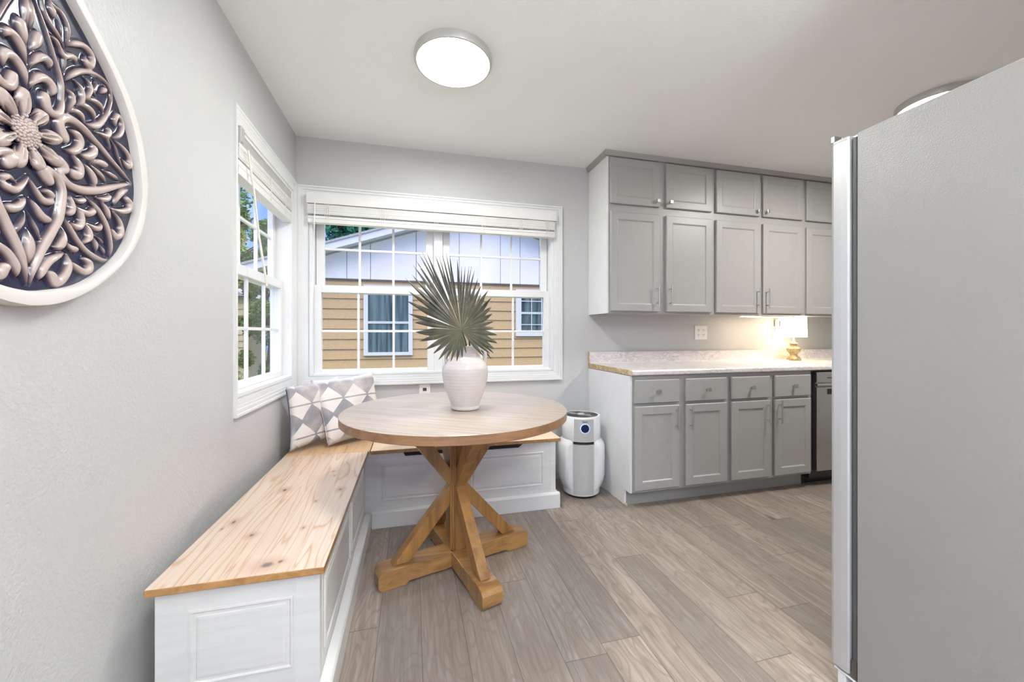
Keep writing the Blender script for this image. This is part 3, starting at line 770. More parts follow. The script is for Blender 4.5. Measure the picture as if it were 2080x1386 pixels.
# ------------------------------------------------------------------ air purifier
PC = (1.165, 2.585, 0)
tp = thing('air_purifier', PC, 'white cylindrical air purifier with blue round display between bench and cabinets', 'air purifier')
def P_(r, a, z): return Vector((PC[0]+r*math.cos(a), PC[1]+r*math.sin(a), z))
fa = math.atan2(-PC[1], -PC[0]) + .10   # front faces the viewer
bm = bmesh.new(); lathe(bm, [(0, .012), (.118, .012), (.128, .020), (.131, .05), (.131, .385), (.1355, .392), (.1355, .548), (.131, .556), (.120, .5565), (.1175, .545), (0, .545)], PC, 72)
obj('body', bm, M['plastic'], tp, smooth=True)
bm = bmesh.new(); lathe(bm, [(0, 0), (.112, 0), (.116, .012), (0, .012)], PC, 48); obj('base_ring', bm, M['black'], tp)
# side covers: two swollen wings leaving a front channel
def wing(a0, a1):
    bm = bmesh.new(); n = 22
    prof = [(.1325, .055), (.140, .062), (.160, .120), (.1645, .150), (.1655, .330), (.163, .352), (.155, .372), (.143, .386), (.1362, .397)]
    cols = []
    for i in range(n+1):
        a = a0+(a1-a0)*i/n
        e = min(i, n-i)/n; q = min(1, e*14)**.5 if e < .072 else 1
        cols.append([bm.verts.new(P_(.132+(r-.132)*q, a, z)) for r, z in prof])
    for a, b in zip(cols, cols[1:]):
        for j in range(len(prof)-1): bm.faces.new((a[j], b[j], b[j+1], a[j+1]))
    obj('side_cover', bm, M['plastic'], tp, smooth=True)
wing(fa+.66, fa+PI-.25); wing(fa-PI+.25, fa-.55)
def curved(bm, r, a0, a1, z0, z1, th=.003, n=14):
    v = []
    for i in range(n+1):
        a = a0+(a1-a0)*i/n
        v.append([bm.verts.new(P_(r, a, z0)), bm.verts.new(P_(r+th, a, z0)), bm.verts.new(P_(r+th, a, z1)), bm.verts.new(P_(r, a, z1))])
    for a, b in zip(v, v[1:]):
        for j in range(4): bm.faces.new((a[j], b[j], b[(j+1)%4], a[(j+1)%4]))
    bm.faces.new(v[0]); bm.faces.new(v[-1][::-1])
bm = bmesh.new(); curved(bm, .1305, fa-.50, fa+.60, .03, .372); obj('front_panel', bm, M['plastic_grey'], tp, smooth=False)
bm = bmesh.new(); curved(bm, .1315, fa-.50, fa+.60, .374, .391, .0035); obj('dark_band', bm, M['black'], tp)
bm = bmesh.new(); curved(bm, .1350, fa-.46, fa+.58, .394, .545, .0012); obj('control_panel', bm, M['plastic_grey'], tp)
# display
fd = fa+.10
fx = Vector((math.cos(fd), math.sin(fd), 0)); fs = Vector((-fx.y, fx.x, 0))
def disc(bm, r, z, off, th):
    rg = []
    for o in (off, off+th):
        rg.append([bm.verts.new(Vector((PC[0], PC[1], z)) + fx*o + fs*(r*math.cos(2*PI*k/36)) + Vector((0,0,1))*(r*math.sin(2*PI*k/36))) for k in range(36)])
    bm.faces.new(rg[0][::-1]); bm.faces.new(rg[1])
    for k in range(36): bm.faces.new((rg[0][k], rg[0][(k+1)%36], rg[1][(k+1)%36], rg[1][k]))
bm = bmesh.new(); disc(bm, .034, .484, .130, .0080); ring = obj('display_ring', bm, M['ringblue'], tp)
bm = bmesh.new(); disc(bm, .028, .484, .132, .0070); obj('round_display', bm, M['screen'], tp)
# top grille
bm = bmesh.new()
for k in range(36):
    a = 2*PI*k/36
    tube(bm, [P_(.03, a, .556), P_(.07, a+.22, .5555), P_(.117, a+.45, .553)], .0016, 6)
for r in (.03, .055, .08, .105, .118): 
    tube(bm, [P_(r, 2*PI*k/48, .556-.003*(r/.118)) for k in range(49)], .0016, 6)
obj('top_grille', bm, M['chrome_dark'], tp)
bm = bmesh.new(); lathe(bm, [(0, .5475), (.116, .5475), (.116, .546), (0, .546)], PC, 48); obj('grille_well', bm, M['black'], tp)
bm = bmesh.new(); lathe(bm, [(0, .561), (.024, .5605), (.027, .556), (0, .556)], PC, 36); obj('grille_hub', bm, M['plastic_grey'], tp, smooth=True)
def text(name, body, size, loc, xdir, updir, mat, parent, ext=.0006):
    cu = bpy.data.curves.new(name, 'FONT'); cu.body = body; cu.size = size; cu.extrude = ext; cu.align_x = 'CENTER'; cu.align_y = 'CENTER'
    tmp = bpy.data.objects.new(name, cu); COL.objects.link(tmp)
    dg = bpy.context.evaluated_depsgraph_get(); me = bpy.data.meshes.new_from_object(tmp.evaluated_get(dg)); bpy.data.objects.remove(tmp)
    xd = Vector(xdir).normalized(); ud = Vector(updir).normalized(); R = Matrix((xd, ud, xd.cross(ud))).transposed().to_4x4()
    me.transform(Matrix.Translation(Vector(loc)) @ R)
    pl = Vector((0,0,0)); w = parent
    while w is not None: pl += w.location; w = w.parent
    me.transform(Matrix.Translation(-pl)); me.materials.clear(); me.materials.append(mat)
    o = bpy.data.objects.new(name, me); COL.objects.link(o); o.parent = parent; return o
text('logo_lettering', 'Shark', .017, Vector((PC[0], PC[1], .530))+fx*.1372, fs, (0,0,1), M['black'], tp)
bm = bmesh.new()
for q in range(3): 
    a = fa+.95
    tube(bm, [P_(.1595+.0015, a-.06+.0*q, .118-.007*q), P_(.1595+.0015, a+.10, .112-.007*q)], .0012, 6)
obj('vent_slots', bm, M['plastic_grey'], tp)

# ------------------------------------------------------------------ cabinets
def shaker_door(bm, x0, x1, z0, z1, y, th=.019, fr=.055):
    """door slab whose front is at y (towards -Y); recessed panel with a sloped inner bead"""
    yb = y+th
    pr = [(0, th), (0, .004), (.004, 0), (fr-.004, 0), (fr, .0015), (fr+.004, .0065), (fr+.010, .0072)]
    loops = []
    for ins, d in pr:
        loops.append([bm.verts.new((u, y+d, v)) for u, v in ((x0+ins, z0+ins), (x1-ins, z0+ins), (x1-ins, z1-ins), (x0+ins, z1-ins))])
    for a, b in zip(loops, loops[1:]):
        for k in range(4): bm.faces.new((a[k], a[(k+1)%4], b[(k+1)%4], b[k]))
    bm.faces.new(loops[-1]); bm.faces.new(loops[0][::-1])
def slab(bm, x0, x1, z0, z1, y, th=.019):
    pr = [(0, th), (0, .006), (.005, 0)]
    loops = []
    for ins, d in pr:
        loops.append([bm.verts.new((u, y+d, v)) for u, v in ((x0+ins, z0+ins), (x1-ins, z0+ins), (x1-ins, z1-ins), (x0+ins, z1-ins))])
    for a, b in zip(loops, loops[1:]):
        for k in range(4): bm.faces.new((a[k], a[(k+1)%4], b[(k+1)%4], b[k]))
    bm.faces.new(loops[-1]); bm.faces.new(loops[0][::-1])
def handle(x, y, z0, z1, parent):
    bm = bmesh.new(); tube(bm, [(x, y-.030, z0), (x, y-.030, z1)], .0052, 12)
    for z in (z0+.028, z1-.028): tube(bm, [(x, y-.030, z), (x, y+.0005, z)], .004, 10)
    obj('handle', bm, M['nickel'], parent, smooth=True)
def knob(x, y, z, parent):
    bm = bmesh.new(); tube(bm, [(x, y+.0005, z), (x, y-.016, z)], .0055, 12); mkbox(bm, x-.0125, x+.0125, y-.027, y-.016, z-.0125, z+.0125)
    tube(bm, [(x, y+.0005, z), (x, y-.003, z)], .009, 14)
    obj('knob', bm, M['nickel'], parent, bevel=.0015)
FY = 2.245
def base_cab(x0, x1, ds, label, first=False, last=False):
    t = thing('base_cabinet', ((x0+x1)/2, 2.55, 0), label, 'cabinet', 'grey base cabinets')
    obj('carcass', boxes((x0+(.013 if first else 0), x1, FY, W-.003, .104, .857), (x0+(.013 if first else 0), x1-(.0), 2.318, W-.003, .0, .104)), M['cab'], t)
    if first:
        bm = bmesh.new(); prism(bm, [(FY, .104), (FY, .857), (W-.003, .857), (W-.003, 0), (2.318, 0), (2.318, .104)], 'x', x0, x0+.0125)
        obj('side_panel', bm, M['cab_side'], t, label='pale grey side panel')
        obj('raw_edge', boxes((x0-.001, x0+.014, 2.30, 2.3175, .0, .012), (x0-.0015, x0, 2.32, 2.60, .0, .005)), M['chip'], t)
    for (a, b, zt) in ds:
        bm = bmesh.new(); slab(bm, a, b, .680, .832, FY-.0205); d = obj('drawer', bm, M['cab'], t)
        knob((a+b)/2, FY-.0205, .757, d)
        bm = bmesh.new(); shaker_door(bm, a, b, .122, .662, FY-.0205); d = obj('door', bm, M['cab'], t)
        hx = b-.028 if zt == 'R' else a+.028
        handle(hx, FY-.0205, .498, .655, d)
base_cab(1.352, 2.099, [(1.375, 1.704, 'R'), (1.755, 2.079, 'L')], 'grey two-door base cabinet at the left end of the counter', first=True)
base_cab(2.0995, 2.832, [(2.119, 2.445, 'R'), (2.488, 2.814, 'L')], 'grey two-door base cabinet beside the dishwasher')
base_cab(3.47, 4.35, [(3.50, 3.88, 'R'), (3.93, 4.31, 'L')], 'grey two-door base cabinet right of the dishwasher, hidden by the refrigerator')
# dishwasher
td = thing('dishwasher', (3.15, 2.55, 0), 'stainless steel dishwasher under the marble counter', 'dishwasher')
obj('tub', boxes((2.836, 3.465, 2.262, W-.01, .06, .852), (2.846, 3.455, 2.33, W-.01, .0, .06)), M['black'], td)
bm = boxes((2.872, 3.445, 2.228, 2.2615, .12, .735), (2.872, 3.445, 2.228, 2.2615, .770, .846), (2.872, 3.445, 2.240, 2.2615, .735, .770)); obj('door', bm, M['steel'], td, bevel=.003)
bm = bmesh.new(); tube(bm, [(2.873, 2.2345, .752), (3.444, 2.2345, .752)], .011, 12); obj('handle', bm, M['nickel'], td, smooth=True)
obj('display', boxes((2.968, 3.10, 2.2265, 2.2285, .682, .722)), M['black'], td)
obj('vent', boxes((2.968, 3.10, 2.2265, 2.2285, .800, .806)), M['black'], td)
# countertop
tcn = thing('countertop', (2.8, 2.5, .858), 'marble-look laminate countertop with backsplash and raw chipped left edge', 'countertop')
bm = bmesh.new()
prism(bm, [(2.225, .8615), (2.222, .868), (2.222, .886), (2.228, .8935), (2.236, .896), (W-.025, .896), (W-.019, .900), (W-.0185, .985), (W-.002, .985), (W-.002, .859), (2.24, .859)], 'x', 1.356, 4.37)
obj('laminate', bm, M['marble'], tcn, smooth=False)
bm = bmesh.new()
prism(bm, [(2.226, .862), (2.224, .886), (2.236, .8945), (W-.025, .8945), (W-.019, .898), (W-.019, .983), (W-.003, .983), (W-.003, .861)], 'x', 1.349, 1.3555)
rc = random.Random(3)
for k in range(46):
    y = rc.uniform(2.26, 2.82); z = rc.uniform(.866, .893); s = rc.uniform(.002, .006)
    mkbox(bm, 1.349-rc.uniform(.0005, .003), 1.350, y-s*1.6, y+s*1.6, z-s*.6, z+s*.6)
obj('raw_edge', bm, M['chip'], tcn, label='raw yellow particle-board end')
# upper cabinets
UY = 2.555
def upper_cab(x0, x1, ds, label, first=False):
    t = thing('wall_cabinet', ((x0+x1)/2, 2.7, 1.278), label, 'cabinet', 'grey wall cabinets')
    obj('carcass', boxes((x0+(.0125 if first else 0), x1, UY, W-.003, 1.278, 2.4395)), M['cab'], t)
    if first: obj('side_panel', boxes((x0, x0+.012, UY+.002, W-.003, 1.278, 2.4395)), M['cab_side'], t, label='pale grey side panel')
    for i, (a, b, s, ajar) in enumerate(ds):
        bm = bmesh.new(); shaker_door(bm, a, b, 2.066, 2.396, UY-.0205); d = obj('upper_door', bm, M['cab'], t)
        kx = b-.028 if s == 'R' else a+.028
        knob(kx, UY-.0205, 2.104, d)
        bm = bmesh.new(); shaker_door(bm, a, b, 1.293, 2.008, UY-.0205); d = obj('lower_door', bm, M['cab'], t)
        handle(kx, UY-.0205, 1.328, 1.490, d)
    bm = bmesh.new()
    x0c = x0-.024 if first else x0
    prism(bm, [(UY+.0, 2.405), (UY-.014, 2.408), (UY-.018, 2.418), (UY-.027, 2.430), (UY-.030, 2.4395), (UY, 2.4395)], 'x', x0c, x1)
    if first: prism(bm, [(x0, 2.405), (x0-.010, 2.408), (x0-.013, 2.418), (x0-.020, 2.430), (x0-.024, 2.4395), (x0, 2.4395)], 'y', UY, W-.003)
    obj('crown_trim', bm, M['cab'], t)
upper_cab(1.352, 2.2515, [(1.372, 1.775, 'R', 0), (1.828, 2.230, 'L', 1)], 'grey four-door wall cabinet at the left end, nearest the window', first=True)
upper_cab(2.252, 3.140, [(2.272, 2.685, 'R', 0), (2.717, 3.120, 'L', 0)], 'grey four-door wall cabinet directly above the small lamp')
upper_cab(3.1405, 4.03, [(3.162, 3.57, 'R', 0), (3.61, 4.01, 'L', 0)], 'grey wall cabinet cut off by the refrigerator on the right')

t = thing('under_cabinet_light', (2.87, 2.64, 1.2779), 'slim lit light bar fixed under the wall cabinet left of the small lamp', 'light')
obj('housing', boxes((2.60, 3.13, 2.615, 2.665, 1.270, 1.2779)), M['plastic'], t, bevel=.002)
obj('lit_strip', boxes((2.61, 3.12, 2.622, 2.658, 1.2665, 1.2695)), emit('warm_strip', (1, .80, .55), LAMP_BAR), t)
# ------------------------------------------------------------------ outlets
def outlet(x0, x1, z0, z1, cols, label, dark=False, rows=2):
    t = thing('wall_outlet', ((x0+x1)/2, W, (z0+z1)/2), label, 'outlet')
    obj('cover_plate', boxes((x0, x1, W-.006, W-.0005, z0, z1)), M['plastic'], t, bevel=.002)
    for c in range(cols):
        for r in range(rows):
            cx_ = x0+(x1-x0)*(c+.5+(.08 if c == 0 else -.08 if cols == 2 else 0))/cols if cols == 2 else (x0+x1)/2
            cz = (z0+z1)/2+(r-.5)*.040 if rows == 2 else (z0+z1)/2+.022
            bm = boxes((cx_-.015, cx_+.015, W-.0075, W-.0055, cz-.014, cz+.014)); rcp = obj('receptacle', bm, M['plastic'], t, bevel=.001)
            if dark: bm = boxes((cx_-.013, cx_+.013, W-.0085, W-.0073, cz-.011, cz+.011))
            else: bm = boxes((cx_-.007, cx_-.004, W-.008, W-.0073, cz-.001, cz+.009), (cx_+.004, cx_+.007, W-.008, W-.0073, cz-.001, cz+.009), (cx_-.002, cx_+.002, W-.008, W-.0073, cz-.010, cz-.006))
            obj('slots', bm, M['socket'], rcp)
    return t
outlet(2.337, 2.461, 1.078, 1.198, 2, 'white double wall outlet above the counter, clear of the lamp')
outlet(3.165, 3.243, 1.078, 1.198, 1, 'white wall outlet beside the lit lamp shade')
outlet(.046, .122, .652, .770, 1, 'white wall outlet under the window, just behind the round table', dark=True, rows=1)
t = thing('plug_in_device', (3.21, W-.03, 1.19), 'white plug-in night light with grey window next to the lamp shade', 'night light')
obj('housing', boxes((3.178, 3.236, W-.040, W-.0085, 1.150, 1.262)), M['plastic'], t, bevel=.008, seg=3)
obj('sensor_window', boxes((3.196, 3.226, W-.0425, W-.0395, 1.195, 1.245)), M['socket'], t)

# ------------------------------------------------------------------ table lamp on the counter
LC = (3.235, 2.715, .8965)
t = thing('table_lamp', LC, 'small lit table lamp with white drum shade and gold urn base on the counter', 'lamp')
bm = bmesh.new(); lathe(bm, [(r_*1.04, z_*1.2) for r_, z_ in [(0,0),(.052,0),(.053,.006),(.050,.016),(.042,.026),(.030,.032),(.026,.040),(.028,.046),(.044,.062),(.052,.078),(.053,.086),(.050,.090),(.038,.094),(.026,.100),(.024,.112),(.032,.120),(.033,.124),(.018,.128),(0,.128)]], LC, 48)
obj('urn_base', bm, M['lampbase'], t, smooth=True)
bm = bmesh.new(); lathe(bm, [(0,.154),(.016,.154),(.011,.166),(.006,.176),(.006,.21),(0,.21)], LC, 24); obj('neck', bm, M['lampgold'], t, smooth=True)
bm = bmesh.new(); lathe(bm, [(.096,.203),(.097,.203),(.094,.373),(.093,.373)], LC, 64, closed=True); obj('lamp_shade', bm, M['shade'], t, smooth=True)
bm = bmesh.new(); lathe(bm, [(0,.22),(.018,.235),(.025,.255),(.018,.278),(0,.285)], LC, 24)
obj('bulb', bm, emit('lamp_bulb', (1, .80, .52), LAMP_TABLE*3.2), t, smooth=True)
bm = bmesh.new(); tube(bm, smoothpath([(3.165, 2.70, .902), (3.10, 2.74, .902), (3.10, 2.80, .93), (3.17, 2.815, 1.0), (3.20, 2.835, 1.09)], 6), .0025, 8)
obj('power_cord', bm, M['cord'], t, smooth=True)

# ------------------------------------------------------------------ refrigerator
FX = 1.31
tf = thing('refrigerator', (1.75, .55, 0), 'tall grey refrigerator with pebbled side and stainless doors at the right', 'refrigerator')
obj('cabinet_body', boxes((FX, FX+.90, .16, .896, .055, 1.7425)), M['fridge'], tf, bevel=.004)
obj('base_grille', boxes((FX+.02, FX+.88, .20, .90, .0, .054)), M['black'], tf)
obj('gasket', boxes((FX+.016, FX+.885, .8965, .9165, .09, 1.735)), M['black'], tf)
obj('door_liner', boxes((FX+.006, FX+.894, .899, .9125, .10, 1.735)), M['gasket'], tf, bevel=.003)
def fdoor(x0, x1):
    bm = bmesh.new()
    pts = [(x0+.004, .917), (x0, .921), (x0-.001, .940), (x0, .962), (x0+.006, .972), (x0+.05, .985), ((x0+x1)/2, .992), (x1-.05, .985), (x1-.006, .972), (x1, .962), (x1, .921), (x1-.004, .917)]
    prism(bm, pts, 'z', .086, 1.733)
    d = obj('door', bm, M['door_steel'], tf, smooth=False)
    bm = bmesh.new(); prism(bm, [((x-x0)*1.002+x0-.0005, y) for x, y in pts], 'z', 1.7335, 1.742); obj('door_cap', bm, M['plastic_grey'], d)
    bm = bmesh.new(); prism(bm, [((x-x0)*1.002+x0-.0005, y) for x, y in pts], 'z', .076, .0855); obj('door_bottom_cap', bm, M['plastic_grey'], d)
    hx = x1-.05 if x0 < FX+.2 else x0+.05
    bm = bmesh.new(); tube(bm, [(hx, .988, .55), (hx, 1.03, .58), (hx, 1.035, 1.0), (hx, 1.03, 1.45), (hx, .988, 1.48)], .011, 12); obj('handle', bm, M['nickel'], d, smooth=True)
fdoor(FX-.002, FX+.40); fdoor(FX+.406, FX+.902)
obj('top_hinge', boxes((FX+.030, FX+.08, .86, .958, 1.7430, 1.750), (FX-.003, FX+.03, .958, .970, 1.742, 1.762)), M['steel'], tf, bevel=.002)
obj('bottom_hinge', boxes((FX+.002, FX+.08, .86, .965, .058, .066), (FX+.004, FX+.03, .93, .955, .0, .058)), M['plastic'], tf, bevel=.003)
obj('hinge_block', boxes((FX+.001, FX+.04, .8965, .914, .068, .125)), M['chrome_dark'], tf, bevel=.003)

# ------------------------------------------------------------------ carved wall panel (plane x = L, coordinates y, z)
CY = .962
ta = thing('wall_art', (L, CY, 1.52), 'teardrop wall panel of navy and cream glazed floral relief in a cream frame', 'wall art')
outer = [(0, 1.183), (.055, 1.190), (.12, 1.215), (.19, 1.258), (.27, 1.33), (.325, 1.42), (.345, 1.53), (.335, 1.61), (.307, 1.69), (.256, 1.765), (.181, 1.832), (.119, 1.882), (.065, 1.94), (.025, 2.01), (0, 2.07)]
inner_ = [(0, 1.213), (.05, 1.219), (.144, 1.248), (.249, 1.330), (.300, 1.42), (.322, 1.50), (.318, 1.56), (.298, 1.65), (.249, 1.735), (.177, 1.806), (.10, 1.865), (.05, 1.922), (.018, 1.985), (0, 2.025)]
def mirror(o): return [Vector((a, b, 0)) for a, b in o]
def closed_outline(o, n=60):
    P = smoothpath(mirror(o), 8); 
    # resample by arc length
    d = [0]
    for a, b in zip(P, P[1:]): d.append(d[-1]+(b-a).length)
    out = []
    for k in range(n+1):
        s = d[-1]*k/n
        i = max(j for j in range(len(d)) if d[j] <= s+1e-9); i = min(i, len(P)-2)
        f = (s-d[i])/max(1e-9, d[i+1]-d[i]); q = P[i].lerp(P[i+1], min(1, f)); out.append((max(0, q.x), q.y))
    full = [(CY+a, b) for a, b in out] + [(CY-a, b) for a, b in out[-2:0:-1]]
    return full
O = closed_outline(outer); I = closed_outline(inner_)
bm = bmesh.new(); n = len(O)
prof = [(0, .001), (0, .026), (.06, .032), (.55, .033), (.9, .030), (1, .024), (1, .008)]
loops = [[bm.verts.new((L+h, O[i][0]*(1-f)+I[i][0]*f, O[i][1]*(1-f)+I[i][1]*f)) for i in range(n)] for f, h in prof]
for a, b in zip(loops, loops[1:]):
    for k in range(n): bm.faces.new((a[k], a[(k+1)%n], b[(k+1)%n], b[k]))
obj('frame', bm, M['frame'], ta, smooth=True)
bm = bmesh.new()
vv = [bm.verts.new((L+.0095, y, z)) for y, z in I]; bm.faces.new(vv); ret = [bm.verts.new((L+.001, y, z)) for y, z in I]
for k in range(n): bm.faces.new((vv[k], vv[(k+1)%n], ret[(k+1)%n], ret[k]))
obj('glazed_ground', bm, M['navy'], ta)
def pl(x, y, X=-.722):     # enlargement coordinate -> (y, z) on the panel plane
    px, py = x/2.1667, y/2.1667; u = (px-1040)/795; v = (678-py)/795; c_, s_ = math.cos(cyaw), math.sin(cyaw)
    k = X/(u*c_+s_); return ((c_-u*s_)*k-CY, H+v*k)

import numpy as np
def zpt(pn, x, y): return pl(x/6.931*2.1667, (y/6.931+200*pn)*2.1667, -.726)
STROKES = [
 [(0,500,-320,12),(0,515,-150,14),(0,545,0,14),(0,600,160,16),(0,660,340,18),(0,730,560,20),(0,800,800,22),(0,860,1000,24),(0,905,1200,24),(1,905,0,24),(1,900,110,28),(1,855,215,34),(1,775,215,38),(1,700,150,44),(1,670,60,52),(1,660,-30,40),(1,650,-60,20)],
 [(0,560,460,16),(0,558,540,48),(0,520,640,30),(0,480,720,12),(0,465,790,6)],
 [(0,460,990,8),(0,500,890,22),(0,570,820,34),(0,650,810,36),(0,715,870,34),(0,740,970,12)],
 [(0,460,1270,8),(0,500,1160,26),(0,570,1100,38),(0,660,1105,42),(0,740,1180,42),(0,775,1275,34),(0,750,1350,14)],
 [(0,470,-60,8),(0,480,130,26),(0,478,300,22),(0,460,470,6)],
 [(0,600,-120,14),(0,640,40,18),(0,680,200,22),(0,740,330,24),(0,820,450,24),(0,890,560,20),(0,940,650,14),(0,950,720,8)],
 [(0,700,-40,16),(0,800,90,20),(0,880,150,20),(0,950,270,22),(0,1000,420,22),(0,1000,560,18),(0,985,660,10)],
 [(0,740,60,14),(0,770,150,30),(0,785,220,20)],
 [(0,860,300,10),(0,890,420,16),(0,915,540,10)],
 [(0,990,640,14),(0,1080,620,30),(0,1190,640,32),(0,1280,720,32),(0,1330,830,30),(0,1300,930,34),(0,1245,890,34),(0,1230,820,20)],
 [(0,750,510,14),(0,820,570,24),(0,880,680,22),(0,930,790,28),(0,1010,790,30),(0,1080,820,28),(0,1110,900,10)],
 [(0,940,800,20),(0,950,900,20),(0,940,1050,10)],
 [(0,960,1150,10),(0,1040,1060,28),(0,1160,1010,30),(0,1300,1020,26),(0,1430,1080,22),(0,1540,1180,20),(0,1590,1300,20),(1,1600,0,20),(1,1590,80,20),(1,1540,220,24),(1,1460,330,30),(1,1370,390,34),(1,1260,375,18)],
 [(0,980,1270,16),(0,1040,1320,24),(1,1060,0,26),(1,1050,70,26),(1,985,175,12)],
 [(0,1090,1140,12),(0,1160,1220,24),(0,1190,1320,28),(1,1190,10,28),(1,1170,60,26),(1,1110,105,12)],
 [(0,1210,1080,10),(0,1280,1160,22),(0,1310,1260,26),(0,1270,1360,24),(1,1210,10,12)],
 [(0,1370,1130,12),(0,1390,1200,20),(0,1350,1290,20),(0,1400,1370,10)], [(0,1430,1320,10),(0,1490,1275,30),(0,1535,1240,10)],
 [(1,980,200,10),(1,1080,175,26),(1,1160,225,30),(1,1210,310,20),(1,1215,350,8)],
 [(1,1120,100,10),(1,1220,100,28),(1,1310,170,30),(1,1360,260,22),(1,1360,310,8)],
 [(1,1240,20,10),(1,1350,30,26),(1,1430,90,28),(1,1480,170,18),(1,1475,220,8)],
 [(1,940,610,20),(1,930,540,54),(1,890,440,50),(1,868,340,42),(1,930,280,46),(1,1040,300,42),(1,1180,405,36),(1,1310,545,32),(1,1450,700,30),(1,1600,880,27),(1,1750,1050,24),(1,1885,1205,14)],
 [(1,1020,450,14),(1,1110,510,38),(1,1155,610,40),(1,1120,715,40),(1,1050,750,34),(1,960,730,12)],
 [(1,1300,620,8),(1,1350,700,30),(1,1335,785,40),(1,1260,820,40),(1,1165,800,14)],
 [(1,1300,905,12),(1,1400,895,30),(1,1480,925,38),(1,1530,955,16)],
 [(1,1060,810,16),(1,1110,880,30),(1,1155,980,36),(1,1140,1080,44),(1,1070,1070,50),(1,1040,1020,24)],
 [(1,1190,900,8),(1,1260,980,24),(1,1320,1080,34),(1,1355,1180,30),(1,1345,1240,10)],
 [(1,1290,920,8),(1,1370,1000,22),(1,1450,1080,26),(1,1515,1165,16),(1,1530,1215,6)],
 [(1,1490,1020,8),(1,1570,1060,24),(1,1650,1110,24),(1,1720,1160,8)],
 [(1,860,880,56),(1,910,950,66),(1,930,1000,50),(1,880,1030,34),(1,890,1090,32),(1,970,1190,38),(1,1080,1260,42),(1,1250,1300,46),(1,1450,1290,42),(1,1650,1245,32),(1,1800,1215,24),(1,1885,1215,12)],
 [(1,1380,480,10),(1,1450,500,20),(1,1530,530,30),(1,1565,460,28),(1,1530,390,10)], [(1,1530,540,22),(1,1560,630,20),(1,1580,700,18),(1,1565,750,8)],
 [(1,1650,380,20),(1,1640,300,30),(1,1680,245,30),(1,1735,320,26),(1,1745,430,28),(1,1700,530,28),(1,1605,560,14)],
 [(1,1650,600,12),(1,1740,680,24),(1,1815,780,28),(1,1850,890,28),(1,1840,960,34),(1,1790,925,28),(1,1755,860,12)],
 [(1,1590,580,10),(1,1650,680,18),(1,1700,850,20),(1,1750,970,16),(1,1810,1080,8)],
 [(1,620,1010,40),(1,670,1070,62),(1,715,1150,50),(1,735,1210,20)],
 [(1,690,980,30),(1,780,1060,36),(1,855,1150,38),(1,900,1280,38),(2,905,0,40),(2,895,100,40),(2,860,300,40),(2,780,460,40),(2,690,620,42),(2,600,780,38),(2,540,930,32),(2,495,1080,24),(2,470,1230,14)],
 [(1,440,1090,10),(1,480,1190,20),(1,540,1300,26),(2,600,10,30),(2,660,60,36),(2,740,70,32),(2,790,30,12)],
 [(1,600,1310,10),(1,700,1310,26),(2,760,-20,30),(2,800,0,12)],
 [(2,480,30,10),(2,530,130,26),(2,600,250,34),(2,680,315,38),(2,750,330,12)],
 [(2,470,230,8),(2,520,390,20),(2,570,500,20),(2,610,620,10)],
 [(2,455,460,8),(2,460,620,30),(2,460,780,32),(2,455,950,10)],
 [(2,940,300,14),(2,1010,420,24),(2,1100,590,28),(2,1220,740,28),(2,1350,840,30),(2,1480,890,24),(2,1560,880,12)],
 [(2,1260,20,14),(2,1370,140,28),(2,1460,270,28),(2,1530,420,28),(2,1575,600,26),(2,1590,750,22),(2,1575,870,10)],
 [(2,1000,-30,10),(2,1035,60,26),(2,1045,170,32),(2,1010,235,30),(2,960,220,10)],
 [(2,1110,150,10),(2,1165,250,30),(2,1175,360,32),(2,1125,430,36),(2,1055,390,20)],
 [(2,1100,130,10),(2,1190,205,28),(2,1270,240,36),(2,1340,205,30),(2,1310,160,12)],
 [(2,1230,370,10),(2,1275,470,30),(2,1280,580,34),(2,1215,640,24)],
 [(2,1260,370,10),(2,1340,430,28),(2,1410,450,32),(2,1460,400,20)],
 [(2,1350,560,10),(2,1380,680,26),(2,1385,790,10)], [(2,1380,550,8),(2,1440,600,18),(2,1510,650,10)], [(2,1430,670,10),(2,1480,750,22),(2,1520,820,8)],
 [(2,1060,10,10),(2,1130,60,28),(2,1200,50,30),(2,1215,10,10)],
 [(2,1600,170,12),(2,1720,205,30),(2,1820,190,38),(2,1850,100,40),(2,1800,30,34)],
 [(2,1620,210,16),(2,1690,310,26),(2,1730,430,30),(2,1710,540,38),(2,1650,560,36),(2,1605,480,26)],
 [(1,1820,1290,20),(1,1730,1330,34),(2,1670,20,30),(2,1640,110,16)],
 [(2,1400,20,14),(2,1510,40,32),(2,1570,0,26)], [(2,1460,70,14),(2,1520,170,30),(2,1555,280,26),(2,1590,330,8)],
 [(2,930,440,10),(2,930,560,28),(2,885,680,40),(2,820,715,22)], [(2,960,620,12),(2,1010,700,26),(2,1075,740,34),(2,1110,710,14)],
 [(2,940,790,14),(2,850,840,28),(2,730,900,38),(2,640,1010,38),(2,605,1120,24),(2,590,1170,8)],
 [(2,980,820,16),(2,1000,950,30),(2,960,1080,38),(2,880,1180,48),(2,800,1205,46),(2,765,1120,48),(2,730,1080,30)],
 [(2,1010,900,14),(2,1080,970,28),(2,1190,1050,38),(2,1275,1035,40),(2,1280,940,40),(2,1220,880,26)],
]
AX = .0165
